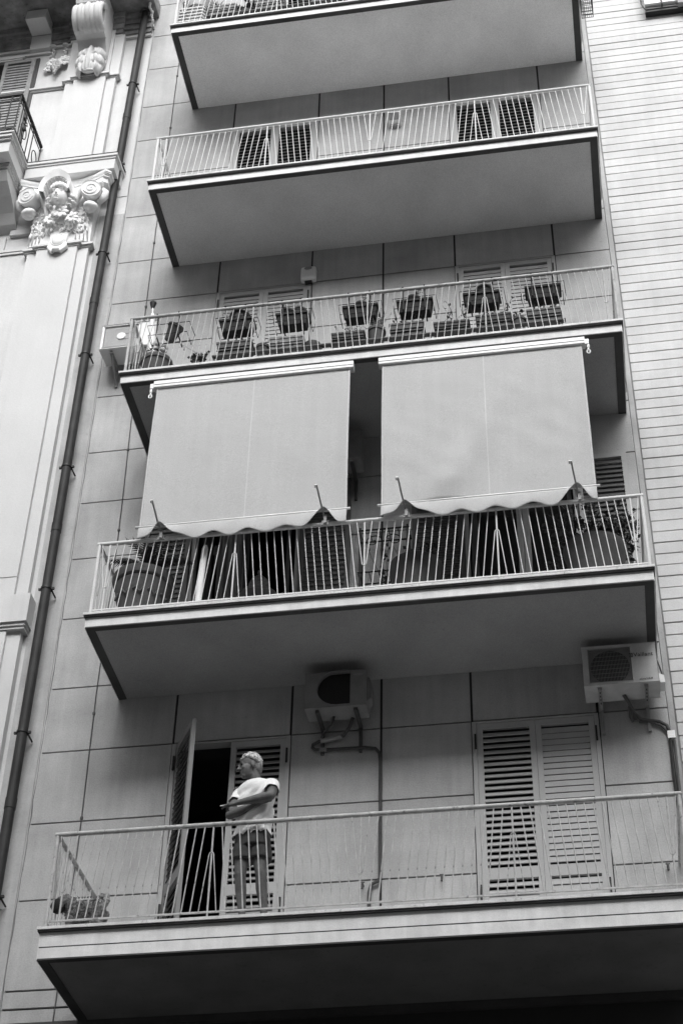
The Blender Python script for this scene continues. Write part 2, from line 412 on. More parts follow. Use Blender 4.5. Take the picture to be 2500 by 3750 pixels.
def balcony(k, label, soff, railm, rtag, th=.1355, deep=False):
    z = k*H
    b = thing('balcony', label, 'balcony', (0, -.6, z), 'balconies stacked up the grey apartment building')
    MB().box(.002, W-.002, -D+.002, -.002, z-th+.012, z-.004).build('slab', M['border'], b)
    MB().box(-.016, W+.016, -D-.036, -D+.10, z-.015, z-.001).build('under_coping_strip', M['border'], b)  # dark strip: dirt and shade of the coping's underside put into colour
    # fascia on three sides, proud of the slab
    if not deep:
        MB().box(0, W, -D-.006, -D+.001, z-th, z-.016).build('fascia', M['fascia'], b)
    else:
        for za, zb_ in ((-.142, -.016), (-th, -.153)):
            MB().box(0, W, -D-.006, -D+.001, z+za, z+zb_).build('fascia', M['fascia'], b)
        MB().box(.004, W-.004, -D-.004, -D+.001, z-.153, z-.142).build('fascia_groove', M['joint'], b)
    for x0, x1 in ((-.004, .0015), (W-.0015, W+.004)):
        MB().box(x0, x1, -D-.0055, -.004, z-th, z-.016).build('side_fascia', M['fascia'], b)
    # soffit: dark painted border with the lighter field a little recessed inside it
    bd = .055
    f = MB()
    f.box(.003, W-.003, -D-.008, -D+bd, z-th-.002, z-th+.012)
    f.box(.003, .003+bd+.03, -D+bd, -.004, z-th-.002, z-th+.012).box(W-.003-bd-.03, W-.003, -D+bd, -.004, z-th-.002, z-th+.012)
    f.build('soffit_border', M['border'], b)
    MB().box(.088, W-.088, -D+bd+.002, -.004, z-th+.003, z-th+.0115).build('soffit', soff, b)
    # coping slabs with open joints
    xs = [-.022, .93+.1*math.sin(k*3), 1.9, 2.75+.08*math.cos(k*2), 3.7, 4.62, W+.022]
    for i in range(6):
        MB().box(xs[i]+.0015*(i > 0), xs[i+1]-.0015*(i < 5), -D-.048, -D+.14, z, z+.026+.001*(i % 2)).build('coping_slab', M['coping'], b)
    for x0, x1 in ((-.022, .14), (W-.14, W+.022)):
        MB().box(x0, x1, -D+.1405, -.19, z, z+.027).build('coping_slab', M['coping'], b)
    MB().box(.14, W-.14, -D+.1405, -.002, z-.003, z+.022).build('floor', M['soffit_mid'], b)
    # railing
    t = rail_meshes(railm, rtag); yr = -1.2; xl, xr = .014, 5.414
    MB().tube([(xl-.02, yr, z+.945), (xr+.02, yr, z+.945)], .0215, 10).build('top_rail', railm, b, smooth='auto')
    for x in (xl, xr):
        MB().tube([(x, yr, z+.944), (x, -.0, z+.944)], .0205, 10).build('top_rail', railm, b, smooth='auto')
        MB().tube([(x, yr, z+.115), (x, -.0, z+.115)], .008, 6).build('bottom_rail', railm, b)
        inst('corner_post', t['corner'], (x, yr, z), b)
    MB().box(xl, xr, yr-.008, yr+.008, z+.107, z+.121).build('bottom_rail', railm, b)
    x0 = .125; sec = 17*s_
    for p in range(5):
        inst('post', t['post'], (x0+p*sec, yr, z), b)
        inst('hairpin_bar', t['hd' if p % 2 == 0 else 'hu'], (x0+p*sec, yr, z), b)
    for p in range(4):
        for q in range(1, 16):
            inst('baluster', t['p' if p % 2 == 0 else 'm'], (x0+p*sec+q*s_, yr, z), b)
    for x in (xl, xr):
        ys = yr+.115
        inst('post', t['post'], (x, ys, z), b); inst('hairpin_bar', t['shd'], (x, ys, z), b)
        for q in range(1, 13):
            inst('baluster', t['sp'], (x, ys+q*s_, z), b)
    return b
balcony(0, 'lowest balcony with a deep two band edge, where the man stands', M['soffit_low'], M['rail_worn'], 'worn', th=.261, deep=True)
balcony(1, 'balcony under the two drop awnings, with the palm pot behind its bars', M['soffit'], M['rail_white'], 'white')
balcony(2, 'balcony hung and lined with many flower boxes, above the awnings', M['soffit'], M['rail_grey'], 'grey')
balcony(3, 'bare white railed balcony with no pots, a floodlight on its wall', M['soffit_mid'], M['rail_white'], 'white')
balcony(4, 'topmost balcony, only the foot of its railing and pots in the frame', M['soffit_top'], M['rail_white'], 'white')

# ------------------------------------------------------------------ tiled building on the right
TB = thing('tiled_building', 'pale building clad in long horizontal courses to the right of the balconies', 'building', (9,0,GZ))
MB().box(5.535, 12, .014, 6, GZ, 17.5).build('wall', M['tile_joint'], TB)
MB().box(5.476, 5.532, .012, .06, GZ, 17.5).build('corner_bead', M['strip'], TB)
zc = 3.296-.147*9
i = 0
while zc < 16.6:
    j = .0075
    MB().box(5.545+random.uniform(0, .004), 12, random.uniform(-.003, .003), .06, zc+j, zc+.1462-j).build('cladding_course', M['tile'], TB)
    zc += .1462
# window blind, awning frame and dark gap at the very top
MB().box(6.36, 7.6, -.09, .02, 13.865, 13.955).build('under_blind_shade', M['black'], TB)  # black block painting the shaded gap under the blind
wb = MB(); wb.tube([(6.315,-.13,14.5),(6.315,-.13,14.0),(6.345,-.13,13.90),(6.37,-.12,13.87)], .011, 6)
wb.tube([(6.585,-.17,14.5),(6.585,-.17,13.90),(6.585,-.12,13.86)], .012, 6).build('awning_frame', M['iron'], TB)
MB().tube([(6.37,-.10,13.915),(6.80,-.10,13.915)], .010, 6).build('awning_rod', M['galv'], TB)
MB().box(6.36, 6.795, -.15, -.02, 13.965, 14.6).build('window_blind', M['alu'], TB)
MB().box(6.80, 7.6, -.17, -.095, 13.875, 14.6).build('window_blind', M['galv'], TB)

# ------------------------------------------------------------------ ornate building on the left
OB = thing('ornate_building', 'white stuccoed palazzo with pilaster, carved capital and brackets at the left edge', 'building', (-3,0,GZ))
XC = -1.565
MB().box(-9, -.765, .006, 5, GZ, 15.5).build('wall', M['ornate_wall'], OB)
MB().box(-.764, -.737, .004, .3, GZ, 17.5).build('wall_joint', M['strip'], OB)
ck = MB(); random.seed(17)
cp = [(-.750+random.uniform(-.006,.006), .002, z_*.17-1) for z_ in range(100)]
ck.tube(cp, [random.uniform(.0015,.0055) for _ in cp], 5); ck.build('wall_crack', M['crack'], OB)
MB().box(-.885, -.756, -.012, .004, GZ, .88).build('plinth', M['strip'], OB)
# grey plaster strip beside the pipe (a shallow quoin)
MB().box(-1.10, -.766, -.006, .004, .885, 10.95).build('plaster_strip', M['strip'], OB)
MB().box(-1.10, -.766, -.004, .0035, 11.32, 13.75).build('plaster_strip', M['ornate_wall'], OB)
# pilaster, lower storey: outer and inner layer, pedestal
MB().box(-1.98, -1.152, -.075, .004, 4.52, 10.26).build('pilaster_back', M['ornate'], OB)
MB().box(-1.835, -1.288, -.125, -.076, 4.815, 10.26).build('pilaster_shaft', M['ornate'], OB)
MB().box(-1.835, -1.288, -.125, -.076, 4.52, 4.80).build('pilaster_shaft', M['ornate'], OB)
MB().box(-2.05, -1.07, -.19, .004, 4.15, 4.515).build('pedestal_block', M['ornate_wall'], OB)
md = MB(); md.box(-1.875, -1.09, -.165, .004, 4.112, 4.148).box(-1.86, -1.10, -.145, .004, 4.08, 4.112).build('moulding', M['ornate_wall'], OB)
MB().box(-1.98, -1.145, -.09, .004, GZ, 4.079).build('pilaster_back', M['ornate_wall'], OB)
MB().box(-1.845, -1.297, -.13, -.091, GZ, 4.078).build('pilaster_shaft', M['ornate_wall'], OB)
def step_mould(zs, name='moulding', xw=0.0):
    """astragal following the two steps of the pilaster"""
    for (h, p, za, zb_) in zs:
        b = MB(); b.box(-2.008-h, -1.15+h+.03, -.09-p, .0, za, zb_).box(-1.865-h, -1.262+h, -.14-p, -.0905-p, za, zb_).build(name, M['ornate'], OB)
step_mould(((.0, .0, 10.262, 10.285), (.03, .028, 10.286, 10.322), (.015, .012, 10.323, 10.345)))
wm = MB(); wm.box(-9, -2.045, -.03, .004, 10.41, 10.455).box(-9, -2.045, -.018, .004, 10.37, 10.409).build('moulding', M['ornate'], OB)
MB().box(-9, -2.35, -.03, .004, 10.455, 10.72).build('wall_band', M['ornate'], OB)
# ---- capital
cap = MB()
cap.loft([[(-1.99,.0,10.346),(-1.99,-.10,10.346),(-1.86,-.145,10.346),(-1.27,-.145,10.346),(-1.14,-.10,10.346),(-1.14,.0,10.346)],
          [(-1.97,.0,10.8),(-1.97,-.12,10.8),(-1.84,-.17,10.8),(-1.29,-.17,10.8),(-1.14,-.12,10.8),(-1.14,.0,10.8)],
          [(-2.02,.0,11.28),(-2.02,-.16,11.28),(-1.84,-.24,11.28),(-1.29,-.24,11.28),(-1.10,-.16,11.28),(-1.10,.0,11.28)]])
capital = cap.build('capital', M['capital'], OB)
def abacus(za, zb_, inset, name):
    b = MB(); fr = []
    n = 22
    for i in range(n+1):
        u = -1+2*i/n; x = XC+u*(.60-inset)
        fr.append((x, -.255-.13*u*u+inset))
    poly = [(XC-.66+inset, -.02)]+[(XC-.665+inset, -.335+inset)]+fr+[(XC+.665-inset, -.335+inset), (XC+.66-inset, -.02)]
    b.loft([[(x, y, z) for x, y in poly] for z in (za, zb_)]); return b.build(name, M['capital'], capital)
abacus(11.275, 11.362, .05, 'abacus'); abacus(11.363, 11.385, .028, 'abacus')
for q in range(6): abacus(11.386+.0157*q, 11.386+.0157*(q+1)-.0005, .026-.026*math.sin(math.pi*(q+.5)/6), 'abacus')
for sx in (-1, 1):
    c = Vector((XC+sx*.43, -.36, 11.075)); ax = Vector((sx*.22, -1, -.18)).normalized()
    vb = MB(); vb.lathe([(.11,-.16),(.118,-.05),(.132,-.045),(.136,.03),(.130,.045),(.124,.038),(.10,.036),(.02,.044)], c, 24, ax)
    u = ax.orthogonal().normalized()
    u = (Vector((0,0,1))-ax*ax.z).normalized(); w2 = ax.cross(u)
    sp = []
    for i in range(34):
        a = i/34*1.75*2*math.pi+1.9; r = .098*(1-i/38)
        sp.append(c+ax*.044+u*math.cos(a)*r*1+w2*math.sin(a)*r*sx)
    vb.tube(sp, .007, 5).build('volute', M['capital'], capital, smooth='auto')
    st = MB(); st.tube([c+Vector((-sx*.06,.02,.08)), c+Vector((-sx*.16,.04,.06)), (XC+sx*.21,-.27,11.02), (XC+sx*.175,-.25,10.86), (XC+sx*.17,-.22,10.72)], [.05,.06,.05,.04,.03], 8).build('volute_stem', M['capital'], capital, smooth=True)
    kn = MB()
    kn.ell((XC+sx*.545,-.33,11.20), (.035,.06,.03), 10, 8); kn.tube([(XC+sx*.50,-.22,10.96),(XC+sx*.58,-.24,11.03),(XC+sx*.60,-.26,11.12),(XC+sx*.55,-.28,11.17)], [.04,.05,.045,.03], 8).build('scroll_bud', M['capital'], capital, smooth=True)
    lf = MB(); lf.ell((XC+sx*.425,-.265,10.86), (.098,.10,.066), 26, 16, Euler((.5,sx*.25,0)), fn=lambda d: 1+.05*math.sin(14*d.x)*max(0,-d.z)); lf.ell((XC+sx*.425,-.235,10.815), (.07,.05,.03), 14, 8).build('curled_leaf_tip', M['capital'], capital, smooth=True)
    random.seed(5+sx)
    ac = MB()
    for i in range(70):
        z = random.uniform(10.48, 11.02); x = XC+sx*random.uniform(.19, .39)
        ac.ell((x, -.160-.05*(z-10.5), z), (random.uniform(.008,.015), .02, random.uniform(.02,.042)), 7, 5, Euler((0, sx*random.uniform(-1.0,.1), 0)))
    stuff(ac.build('acanthus_leaf', M['capital'], capital, smooth=True))
    rb = MB()
    for i in range(4): rb.tube([(XC+sx*(.40-.05*i), -.125-.012*i, 10.36), (XC+sx*(.385-.05*i), -.15, 10.6), (XC+sx*(.36-.055*i), -.172, 10.78)], .009, 6)
    rb.build('leaf_rib', M['capital'], capital, smooth=True)
# hood over the head
hood_o, hood_i = [], []
for i in range(25):
    a = math.pi*(-.10+1.2*i/24); 
    px = 1-.0; z0 = 11.10
    rr = 1+.13*math.exp(-((a-math.pi/2)/.25)**2)
    hood_o.append((XC-.03-.215*math.cos(a)*1, z0+.30*math.sin(a)*rr)); hood_i.append((XC-.03-.165*math.cos(a), z0+.225*math.sin(a)))
hb = MB(); n = len(hood_o)
hb.loft([[(x,-.50,z) for x, z in hood_o], [(x,-.18,z) for x, z in hood_o], [(x,-.18,z) for x, z in hood_i], [(x,-.46,z) for x, z in hood_i], [(x,-.50,z) for x, z in hood_o]], closed=False, caps=False)
for i in range(2, n-2, 2):
    x, z = hood_i[i]; hb.tube([(x*.97+.03*(XC-.03), -.45, z-.008), (x*.97+.03*(XC-.03), -.22, z-.008)], .011, 5)
hb.build('shell_hood', M['capital'], capital, smooth='auto')
hx, hy, hz = XC+.03, -.41, 10.93
hd = MB()
hd.ell((hx,hy,hz), (.104,.112,.158), 26, 20, fn=lambda d: (1-.16*max(0,-d.z)**2)*(1-.03*max(0,-d.y)))
hd.prism_x([(hy-.098,hz+.045),(hy-.132,hz-.028),(hy-.118,hz-.040),(hy-.09,hz-.035)], hx-.016, hx+.008)
for e in (-1, 1):
    hd.ell((hx+e*.044-.004,hy-.096,hz+.030), (.024,.014,.010), 12, 8); hd.ell((hx+e*.046-.004,hy-.094,hz+.058), (.036,.016,.007), 12, 7, Euler((0,e*.2,0)))
hd.ell((hx-.004,hy-.106,hz-.070), (.028,.010,.006), 12, 6); hd.ell((hx-.004,hy-.104,hz-.082), (.022,.010,.006), 12, 6)
hd.ell((hx-.004,hy-.085,hz-.122), (.032,.024,.020), 12, 8)
hd.tube([(hx,hy+.05,hz-.09),(hx,hy+.07,hz-.17)], .05, 14)
o = hd.build('carved_face', M['capital'], capital, smooth=True)
ev = MB()
for e in (-1, 1): ev.tube([(hx+e*.044-.004+.022*math.cos(a), hy-.108, hz+.036+.010*math.sin(a)) for a in [math.pi*q/6 for q in range(7)]], .0035, 5)
ev.tube([(hx-.034,hy-.112,hz-.076),(hx-.004,hy-.117,hz-.075),(hx+.026,hy-.112,hz-.076)], .0028, 5)
ev.build('carved_line', M['ornate_old'], o)
hr = MB()
random.seed(11)
for i in range(8):
    a = math.pi*(i+.5)/8
    hr.tube([(hx-.104*math.cos(a), hy-.055-.04*math.sin(a), hz+.055+.045*math.sin(a)), (hx-.10*math.cos(a), hy-.05-.055*math.sin(a), hz+.10+.055*math.sin(a)), (hx-.07*math.cos(a), hy+.01, hz+.135+.06*math.sin(a))], [.024,.034,.03], 8)
hr.ell((hx,hy+.04,hz+.10), (.115,.11,.10), 16, 10)
for e in (-1, 1):
    for q, (dx, dz, r_) in enumerate(((.125,.085,.045),(.165,.045,.05),(.13,.01,.042),(.175,-.03,.036),(.135,-.065,.03))):
        hr.ell((hx+e*dx, hy+.05+.015*q, hz+dz), (r_,.06,r_*.8), 12, 8, Euler((.3,e*.6,0)))
hr.build('carved_hair', M['capital'], capital, smooth=True)
def daisy(c, r, n, nm='carved_flower', par=None, tilt=.2):
    b = MB()
    for i in range(n):
        a = 2*math.pi*i/n
        b.ell((c[0]+math.cos(a)*r*.60, c[1]+.010*math.cos(2*a+1), c[2]+math.sin(a)*r*.60), (r*.42, .013, r*.25), 10, 6, Euler((.12*math.sin(a),-a,.25*math.cos(a))))
    b.ell((c[0],c[1]-.012,c[2]), (r*.23, .022, r*.23), 12, 8)
    return b.build(nm, M['capital'], par or capital, smooth=True)
daisy((XC+.04,-.345,10.73), .125, 9); daisy((XC-.095,-.30,10.645), .105, 8); daisy((XC+.195,-.30,10.64), .10, 8)
lv = MB(); random.seed(3)
for i in range(60):
    x = XC+random.uniform(-.23,.26); z = random.uniform(10.50,10.84)
    lv.ell((x,-.19-.04*random.random(),z), (.013,.02,.032), 7, 5, Euler((0,random.uniform(-1.3,1.3),0)))
lv.build('carved_leaves', M['capital'], capital, smooth=True)['kind'] = 'stuff'
sh = [(-.165,.20),(-.11,.12),(-.105,-.02),(-.125,-.115),(-.055,-.215),(-.02,-.175),(.035,-.175),(.065,-.21),(.155,-.12),(.125,-.03),(.14,.10),(.175,.17),(.10,.20),(.04,.235),(-.03,.235),(-.10,.20)]
cb_ = MB(); cb_.prism([(XC+.01+x, 10.335+z) for x, z in sh], -.19, -.13)
cb_.build('cartouche', M['capital'], capital, bevel=.012)
MB().ell((XC+.025,-.19,10.34), (.085,.032,.098), 20, 12).build('cartouche_boss', M['capital'], capital, smooth=True)
MB().tube([(XC+.025+.093*math.cos(2*math.pi*k/24),-.192,10.34+.106*math.sin(2*math.pi*k/24)) for k in range(24)], .009, 5, loop=True).build('cartouche_ring', M['capital'], capital, smooth=True)
MB().ell((XC+.02,-.20,10.155), (.055,.03,.035), 12, 8).build('cartouche_drop', M['capital'], capital, smooth=True)
# ---- ledge above the capital and balcony to its left
lg = MB()
lg.box(-2.115, -.865, -.365, .004, 11.481, 11.685).build('ledge', M['ornate'], OB)
MB().box(-2.125, -.855, -.38, .004, 11.686, 11.72).build('ledge_moulding', M['ornate'], OB)
MB().box(-2.135, -.835, -.40, .004, 11.721, 11.765).build('ledge_moulding', M['ornate'], OB)
MB().box(-2.135, -.835, -.405, .004, 11.766, 11.777).build('ledge_flashing', M['pipe'], OB)
lb = MB(); lb.box(-4.6, -2.145, -.90, .004, 11.40, 11.615); lb.build('balcony_slab', M['ornate'], OB)
MB().box(-4.6, -2.135, -.935, .004, 11.616, 11.65).build('balcony_moulding', M['ornate'], OB)
MB().box(-4.6, -2.115, -.965, .004, 11.651, 11.70).build('balcony_moulding', M['ornate'], OB)
MB().box(-4.6, -2.085, -.985, .004, 11.701, 11.725).build('balcony_moulding', M['ornate'], OB)
# lower bracket under that balcony
lbk = MB(); lbk.prism_x([(0,11.40),(-.66,11.40),(-.68,11.28),(-.60,11.18),(-.40,11.10),(-.22,10.98),(-.12,10.86),(0,10.80)], -2.52, -2.22).build('bracket', M['ornate'], OB)
for d, za, zb_ in ((.02, 11.33, 11.399), (.035, 11.36, 11.398)):
    MB().box(-2.52-d, -2.22+d, -.68-d, -.0, za, zb_).build('bracket_moulding', M['ornate'], OB)
MB().box(-2.30, -2.02, -.05, .004, 10.72, 11.3).build('wall_band', M['ornate_wall'], OB)
# ---- iron balcony railing
ir = thing  # (railing is a part of the building)
zr0, zr1, xr_, yr_ = 11.76, 12.60, -2.13, -.92
irp = MB(); irp.box(-4.5, xr_+.02, yr_-.02, yr_+.02, zr1-.02, zr1+.012).box(xr_-.02, xr_+.02, yr_+.02, -.02, zr1-.02, zr1+.012)
railing = irp.build('iron_railing', M['black'], OB)
fr_ = MB()
def bar(p, q, r=.008): fr_.tube([p, q], r, 5)
for z in (zr0, zr0+.11, zr1-.12):
    bar((-4.5,yr_,z),(xr_,yr_,z)); bar((xr_,yr_,z),(xr_,-.02,z))
for x in (xr_, xr_-.13, xr_-.55, xr_-.68):
    bar((x,yr_,zr0-.03),(x,yr_,zr1), .010)
for y in (yr_+.13, yr_+.45, yr_+.58, -.03): bar((xr_,y,zr0-.03),(xr_,y,zr1), .009)
fr_.build('railing_bar', M['iron'], railing)
rg = MB()
def ring(c, r, ax, rz=None):
    pts = []
    for k in range(20):
        a = 2*math.pi*k/20; u, v_ = r*math.cos(a), (rz or r)*math.sin(a)
        pts.append((c[0]+u, c[1], c[2]+v_) if ax == 'y' else (c[0], c[1]+u, c[2]+v_))
    rg.tube(pts, .0075, 5, loop=True)
for x in (xr_-.065, xr_-.615):
    for z in (zr0+.055, zr1-.065): ring((x,yr_,z), .048, 'y')
for y in (yr_+.065, yr_+.515):
    for z in (zr0+.055, zr1-.065): ring((xr_,y,z), .048, 'x')
ring((xr_-.34,yr_,12.16), .11, 'y', .13); ring((xr_,yr_+.28,12.16), .10, 'x', .13); ring((xr_,yr_+.74,12.16), .09, 'x', .13)
for (x, y) in ((xr_-.34,yr_),(xr_,yr_+.28)):
    rg.tube([(x,y,12.03),(x,y,11.87)], .008, 5); rg.tube([(x,y,12.29),(x,y,12.48)], .008, 5)
    for e in (-1,1):
        P = [(0,12.36),(.05*e,12.40),(.07*e,12.36),(.04*e,12.33)]
        rg.tube([(x+(p if y == yr_ else 0), y+(0 if y == yr_ else p), z) for p, z in P], .010, 5)
    rg.ell((x,y,12.20), (.03,.03,.05), 8, 6)
stuff(rg.build('railing_ring', M['black'], railing, smooth=True))
# ---- shuttered window
MB().box(-3.9, -2.455, -.018, .004, 11.72, 14.80).build('window_frame', M['iron'], OB)
MB().box(-3.6, -2.99, -.02, -.0185, 11.75, 14.74).build('window_pane', M['glass'], OB)
wl = MB(); wl.box(-2.985, -2.93, -.05, -.0185, 11.75, 14.76).box(-2.565, -2.50, -.05, -.0185, 11.75, 14.76).box(-2.93, -2.565, -.05, -.0185, 14.70, 14.76)
wsh = wl.build('window_shutter', M['galv'], OB)
sm = slat_mesh(.365, R(13), M['galv'])
for i in range(44):
    s = bpy.data.objects.new('louvre_slat', sm); COL.objects.link(s); s.parent = wsh; s.location = Vector((-2.93, -.035, 11.80+i*.066))-OFF[OB]
for d, za, zb_, x1 in ((.05,14.83,14.86,-2.70),(.035,14.80,14.829,-2.73)):
    MB().box(-4, x1, -d, .004, za, zb_).build('window_moulding', M['ornate'], OB)
# ---- upper pilaster with its cap, console and leaf drop
MB().box(-1.945, -1.19, -.075, .004, 11.713, 13.97).build('pilaster_back', M['ornate'], OB)
MB().box(-1.80, -1.325, -.125, -.076, 11.713, 13.97).build('pilaster_shaft', M['ornate'], OB)
for (h, p, za, zb_) in ((0,0,13.972,13.995),(.03,.028,13.996,14.03),(.012,.01,14.031,14.05)):
    b = MB(); b.box(-1.965-h, -1.165+h, -.085-p, 0, za, zb_).box(-1.825-h, -1.30+h, -.135-p, -.0855-p, za, zb_).box(-9, -1.966-h, -.02-p, 0, za-.02, zb_-.02).build('moulding', M['ornate'], OB)
MB().box(-1.96, -1.16, -.08, .004, 14.052, 15.03).build('pilaster_back', M['ornate'], OB)
MB().box(-1.82, -1.30, -.115, -.081, 14.052, 15.45).build('pilaster_shaft', M['ornate'], OB)
for i, (p, za, zb_) in enumerate(((.035,15.0,15.05),(.06,15.052,15.14),(.085,15.142,15.25),(.11,15.252,15.34),(.15,15.342,15.46))):
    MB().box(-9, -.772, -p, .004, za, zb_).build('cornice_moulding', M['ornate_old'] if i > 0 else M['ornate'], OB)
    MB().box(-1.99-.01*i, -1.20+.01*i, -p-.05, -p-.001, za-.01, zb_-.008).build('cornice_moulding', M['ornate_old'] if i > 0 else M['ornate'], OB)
prof = [(-.09,15.44),(-.62,15.44),(-.66,15.2),(-.64,15.12),(-.50,15.06),(-.44,14.75),(-.46,14.64),(-.34,14.62),(-.20,14.45),(-.15,14.25),(-.12,14.06),(-.09,14.06)]
MB().prism_x(prof, -1.765, -1.345).build('console', M['ornate'], OB)
fl = MB()
for i, (x, r) in enumerate(((-1.74,.20),(-1.66,.215),(-1.60,.19),(-1.55,.225),(-1.48,.20),(-1.41,.215),(-1.365,.205))):
    fl.tube([(x, -.47-r*math.cos(a), 14.88+.235*math.sin(a)) for a in [math.pi*(-.55+1.05*q/10) for q in range(11)]], [.045]*11, 8)
fl.build('console_roll', M['ornate'], OB, smooth=True)
MB().box(-1.772, -1.338, -.50, -.30, 14.615, 14.64).build('console_fillet', M['ornate'], OB)
lf = MB(); nu_, nv_ = 48, 44; rings = []
for j in range(nv_+1):
    v = j/nv_; z = 13.96+.535*v
    lob = abs(math.sin(v*math.pi*3.05+.25)); wd_ = (.12+.09*min(1, v*3.2)**.6)*(.88+.12*lob**.5)*(1 if v < .9 else 1-.9*(v-.9))
    row = []
    for i in range(nu_+1):
        u = -1+2*i/nu_; x = -1.565+u*wd_+.02*(v-.5)
        bul = math.sqrt(max(0, 1-abs(u)**3.2))
        dep = .03+(.13+.05*math.sin(v*math.pi*.9))*bul
        groove = .014*(1-v**5)*math.cos(u*17+v*7*(1 if u > 0 else -1))*(abs(u) > .16)
        rib = .035*math.exp(-(u/.11)**2)-.02*math.exp(-((abs(u)-.2)/.07)**2)
        dr = -.05*math.exp(-((abs(u)-.42)/.07)**2)*max(0, math.cos(v*math.pi*6.1+.5))**6
        row.append((x, -.10-dep-groove-rib-dr-.03*lob*abs(u), z-.03*abs(u)*abs(u)*lob))
    rings.append(row)
lf.loft(rings, False, False)
lfo = lf.build('acanthus_drop', M['ornate'], OB, smooth='auto')
lfo.modifiers.new('solid','SOLIDIFY').thickness = .01
MB().ell((-1.55,-.245,13.965), (.09,.055,.034), 18, 10, Euler((.5,0,0))).build('leaf_tongue', M['ornate'], lfo, smooth=True)
hl = MB()
for e in (-1,1):
    for q in range(3): hl.ell((-1.56+e*(.088-.003*q), -.262-.012*(q==1), 14.42-.145*q), (.010,.03,.018), 8, 6, Euler((0,e*.8,0)))
hl.build('drilled_hole', M['ink'], lfo, smooth=True)
# left bracket
MB().prism_x([(0,15.45),(-.42,15.45),(-.43,15.22),(-.10,15.26),(-.085,14.95),(0,14.93)], -2.62, -2.31).build('bracket', M['ornate'], OB)
MB().box(-9, -2.30, -.03, .004, 14.88, 14.93).build('moulding', M['ornate'], OB)
# garland panel: two scrolls, flowers, grapes
gp = MB()
for x in (-2.255, -2.065):
    gp.lathe([(.03,0),(.047,.01),(.047,.022),(.03,.03)], (x,-.075,14.94), 16, (0,-.35,1))
    for q in range(8): gp.ell((x+.018*math.sin(q*2.2), -.04, 14.91-.034*q), (.028,.03,.018), 8, 6, Euler((0,.6*(-1)**q,0)))
gp.build('garland', M['ornate'], OB, smooth=True)
daisy((-2.055,-.075,14.575), .12, 10, par=OB); daisy((-2.235,-.065,14.57), .10, 9, par=OB); daisy((-2.285,-.055,14.44), .075, 8, par=OB)
gr = MB(); random.seed(9)
for r_ in range(7):
    for q in range(max(1, 4-abs(r_-2))):
        gr.ell((-2.15+(q-(max(1,4-abs(r_-2))-1)/2)*.042+.01*(r_%2), -.09, 14.53-.042*r_), .026, 8, 6)
gr.build('carved_grapes', M['ornate'], OB, smooth=True)
# upper ledge and balcony slab (stained soffits)
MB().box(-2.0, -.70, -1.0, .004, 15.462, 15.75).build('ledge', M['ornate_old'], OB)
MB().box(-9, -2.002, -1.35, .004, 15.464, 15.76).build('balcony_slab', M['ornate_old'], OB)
ob_ = MB(); random.seed(2)
for q in range(9): ob_.ell((-.78+.03*random.random(), -.03-.03*q, 15.20+.03*q), (.018,.03,.035), 7, 5, Euler((random.random(),random.random(),0)))
ob_.build('broken_stucco', M['ornate'], OB, smooth=True)

# ------------------------------------------------------------------ drainpipe
dp = thing('drainpipe', 'grey metal downpipe clamped to the wall between the two left buildings', 'drainpipe', (-.92,-.13,GZ))
def pxx(z): return -.925+.05*max(0, (z-9.5)/6)
segs = [GZ, 1.95, 5.449, 9.127, 12.9, 15.47]
for i in range(5):
    a, b_ = segs[i], segs[i+1]
    p = MB(); p.lathe([(.052, a), (.052, b_-.10)], (0,0,0), 18)
    q = MB(); q.tube([(pxx(a), -.13, a), (pxx(b_-.0), -.13, b_)], .053, 18).build('pipe_length', M['pipe'], dp, smooth='auto')
    if i < 4: MB().tube([(pxx(b_), -.13, b_-.06), (pxx(b_), -.13, b_+.06)], .058, 18).build('pipe_sleeve', M['pipe'], dp, smooth='auto')
for z in (.95, 2.768, 4.594, 6.352, 8.181, 10.033, 11.855, 13.659):
    c = MB(); x = pxx(z)
    c.tube([(x,-.13,z-.012),(x,-.13,z+.012)], .062, 18)
    for e in (-1,1): c.box(x+e*.07-.018, x+e*.07+.018, -.142, -.118, z-.012, z+.012)
    c.tube([(x+.055,-.115,z-.01),(x+.075,-.02,z-.05)], .009, 6)
    c.build('pipe_clamp', M['black'], dp, smooth='auto')
MB().lathe([(.085,0),(.085,.015),(.06,.03)], (pxx(15.44),-.13,15.43), 16).build('pipe_collar', M['rust'], dp)

# thin cable clipped up the left of the panels
ca = thing('wall_cable', 'thin cable clipped straight up the left panels beside the downpipe', 'cable', (-.25,-.01,-.3))
pts = [(-.238,-.008,-.35),(-.226,-.008,.9),(-.224,-.008,1.777),(-.238,-.008,2.6),(-.247,-.008,3.24),(-.241,-.008,5.3),(-.248,-.008,5.9),(-.273,-.008,7.17),(-.285,-.008,9.24),(-.292,-.008,10.56),(-.281,-.008,12.18),(-.288,-.008,13.44),(-.29,-.008,15.5)]
MB().tube(pts, .0062, 5).build('cable_run', M['cable'], ca)
for i in range(12):
    z = .6+i*1.21; x = [p for p in pts]; 
    j = max(q for q in range(len(pts)) if pts[q][2] <= z); f_ = (z-pts[j][2])/(pts[j+1][2]-pts[j][2])
    MB().box(pts[j][0]+(pts[j+1][0]-pts[j][0])*f_-.013, pts[j][0]+(pts[j+1][0]-pts[j][0])*f_+.013, -.017, -.0, z-.012, z+.012).build('cable_clip', M['cable'], ca)
cc2 = thing('corner_conduit', 'dark conduit running down the joint at the right corner of the panels', 'conduit', (5.49,-.02,-.3))
MB().tube([(5.462,-.025,2.28),(5.452,-.025,1.8),(5.462,-.025,1.2),(5.46,-.025,-.2)], .017, 8).build('conduit_run', M['pipe'], cc2)
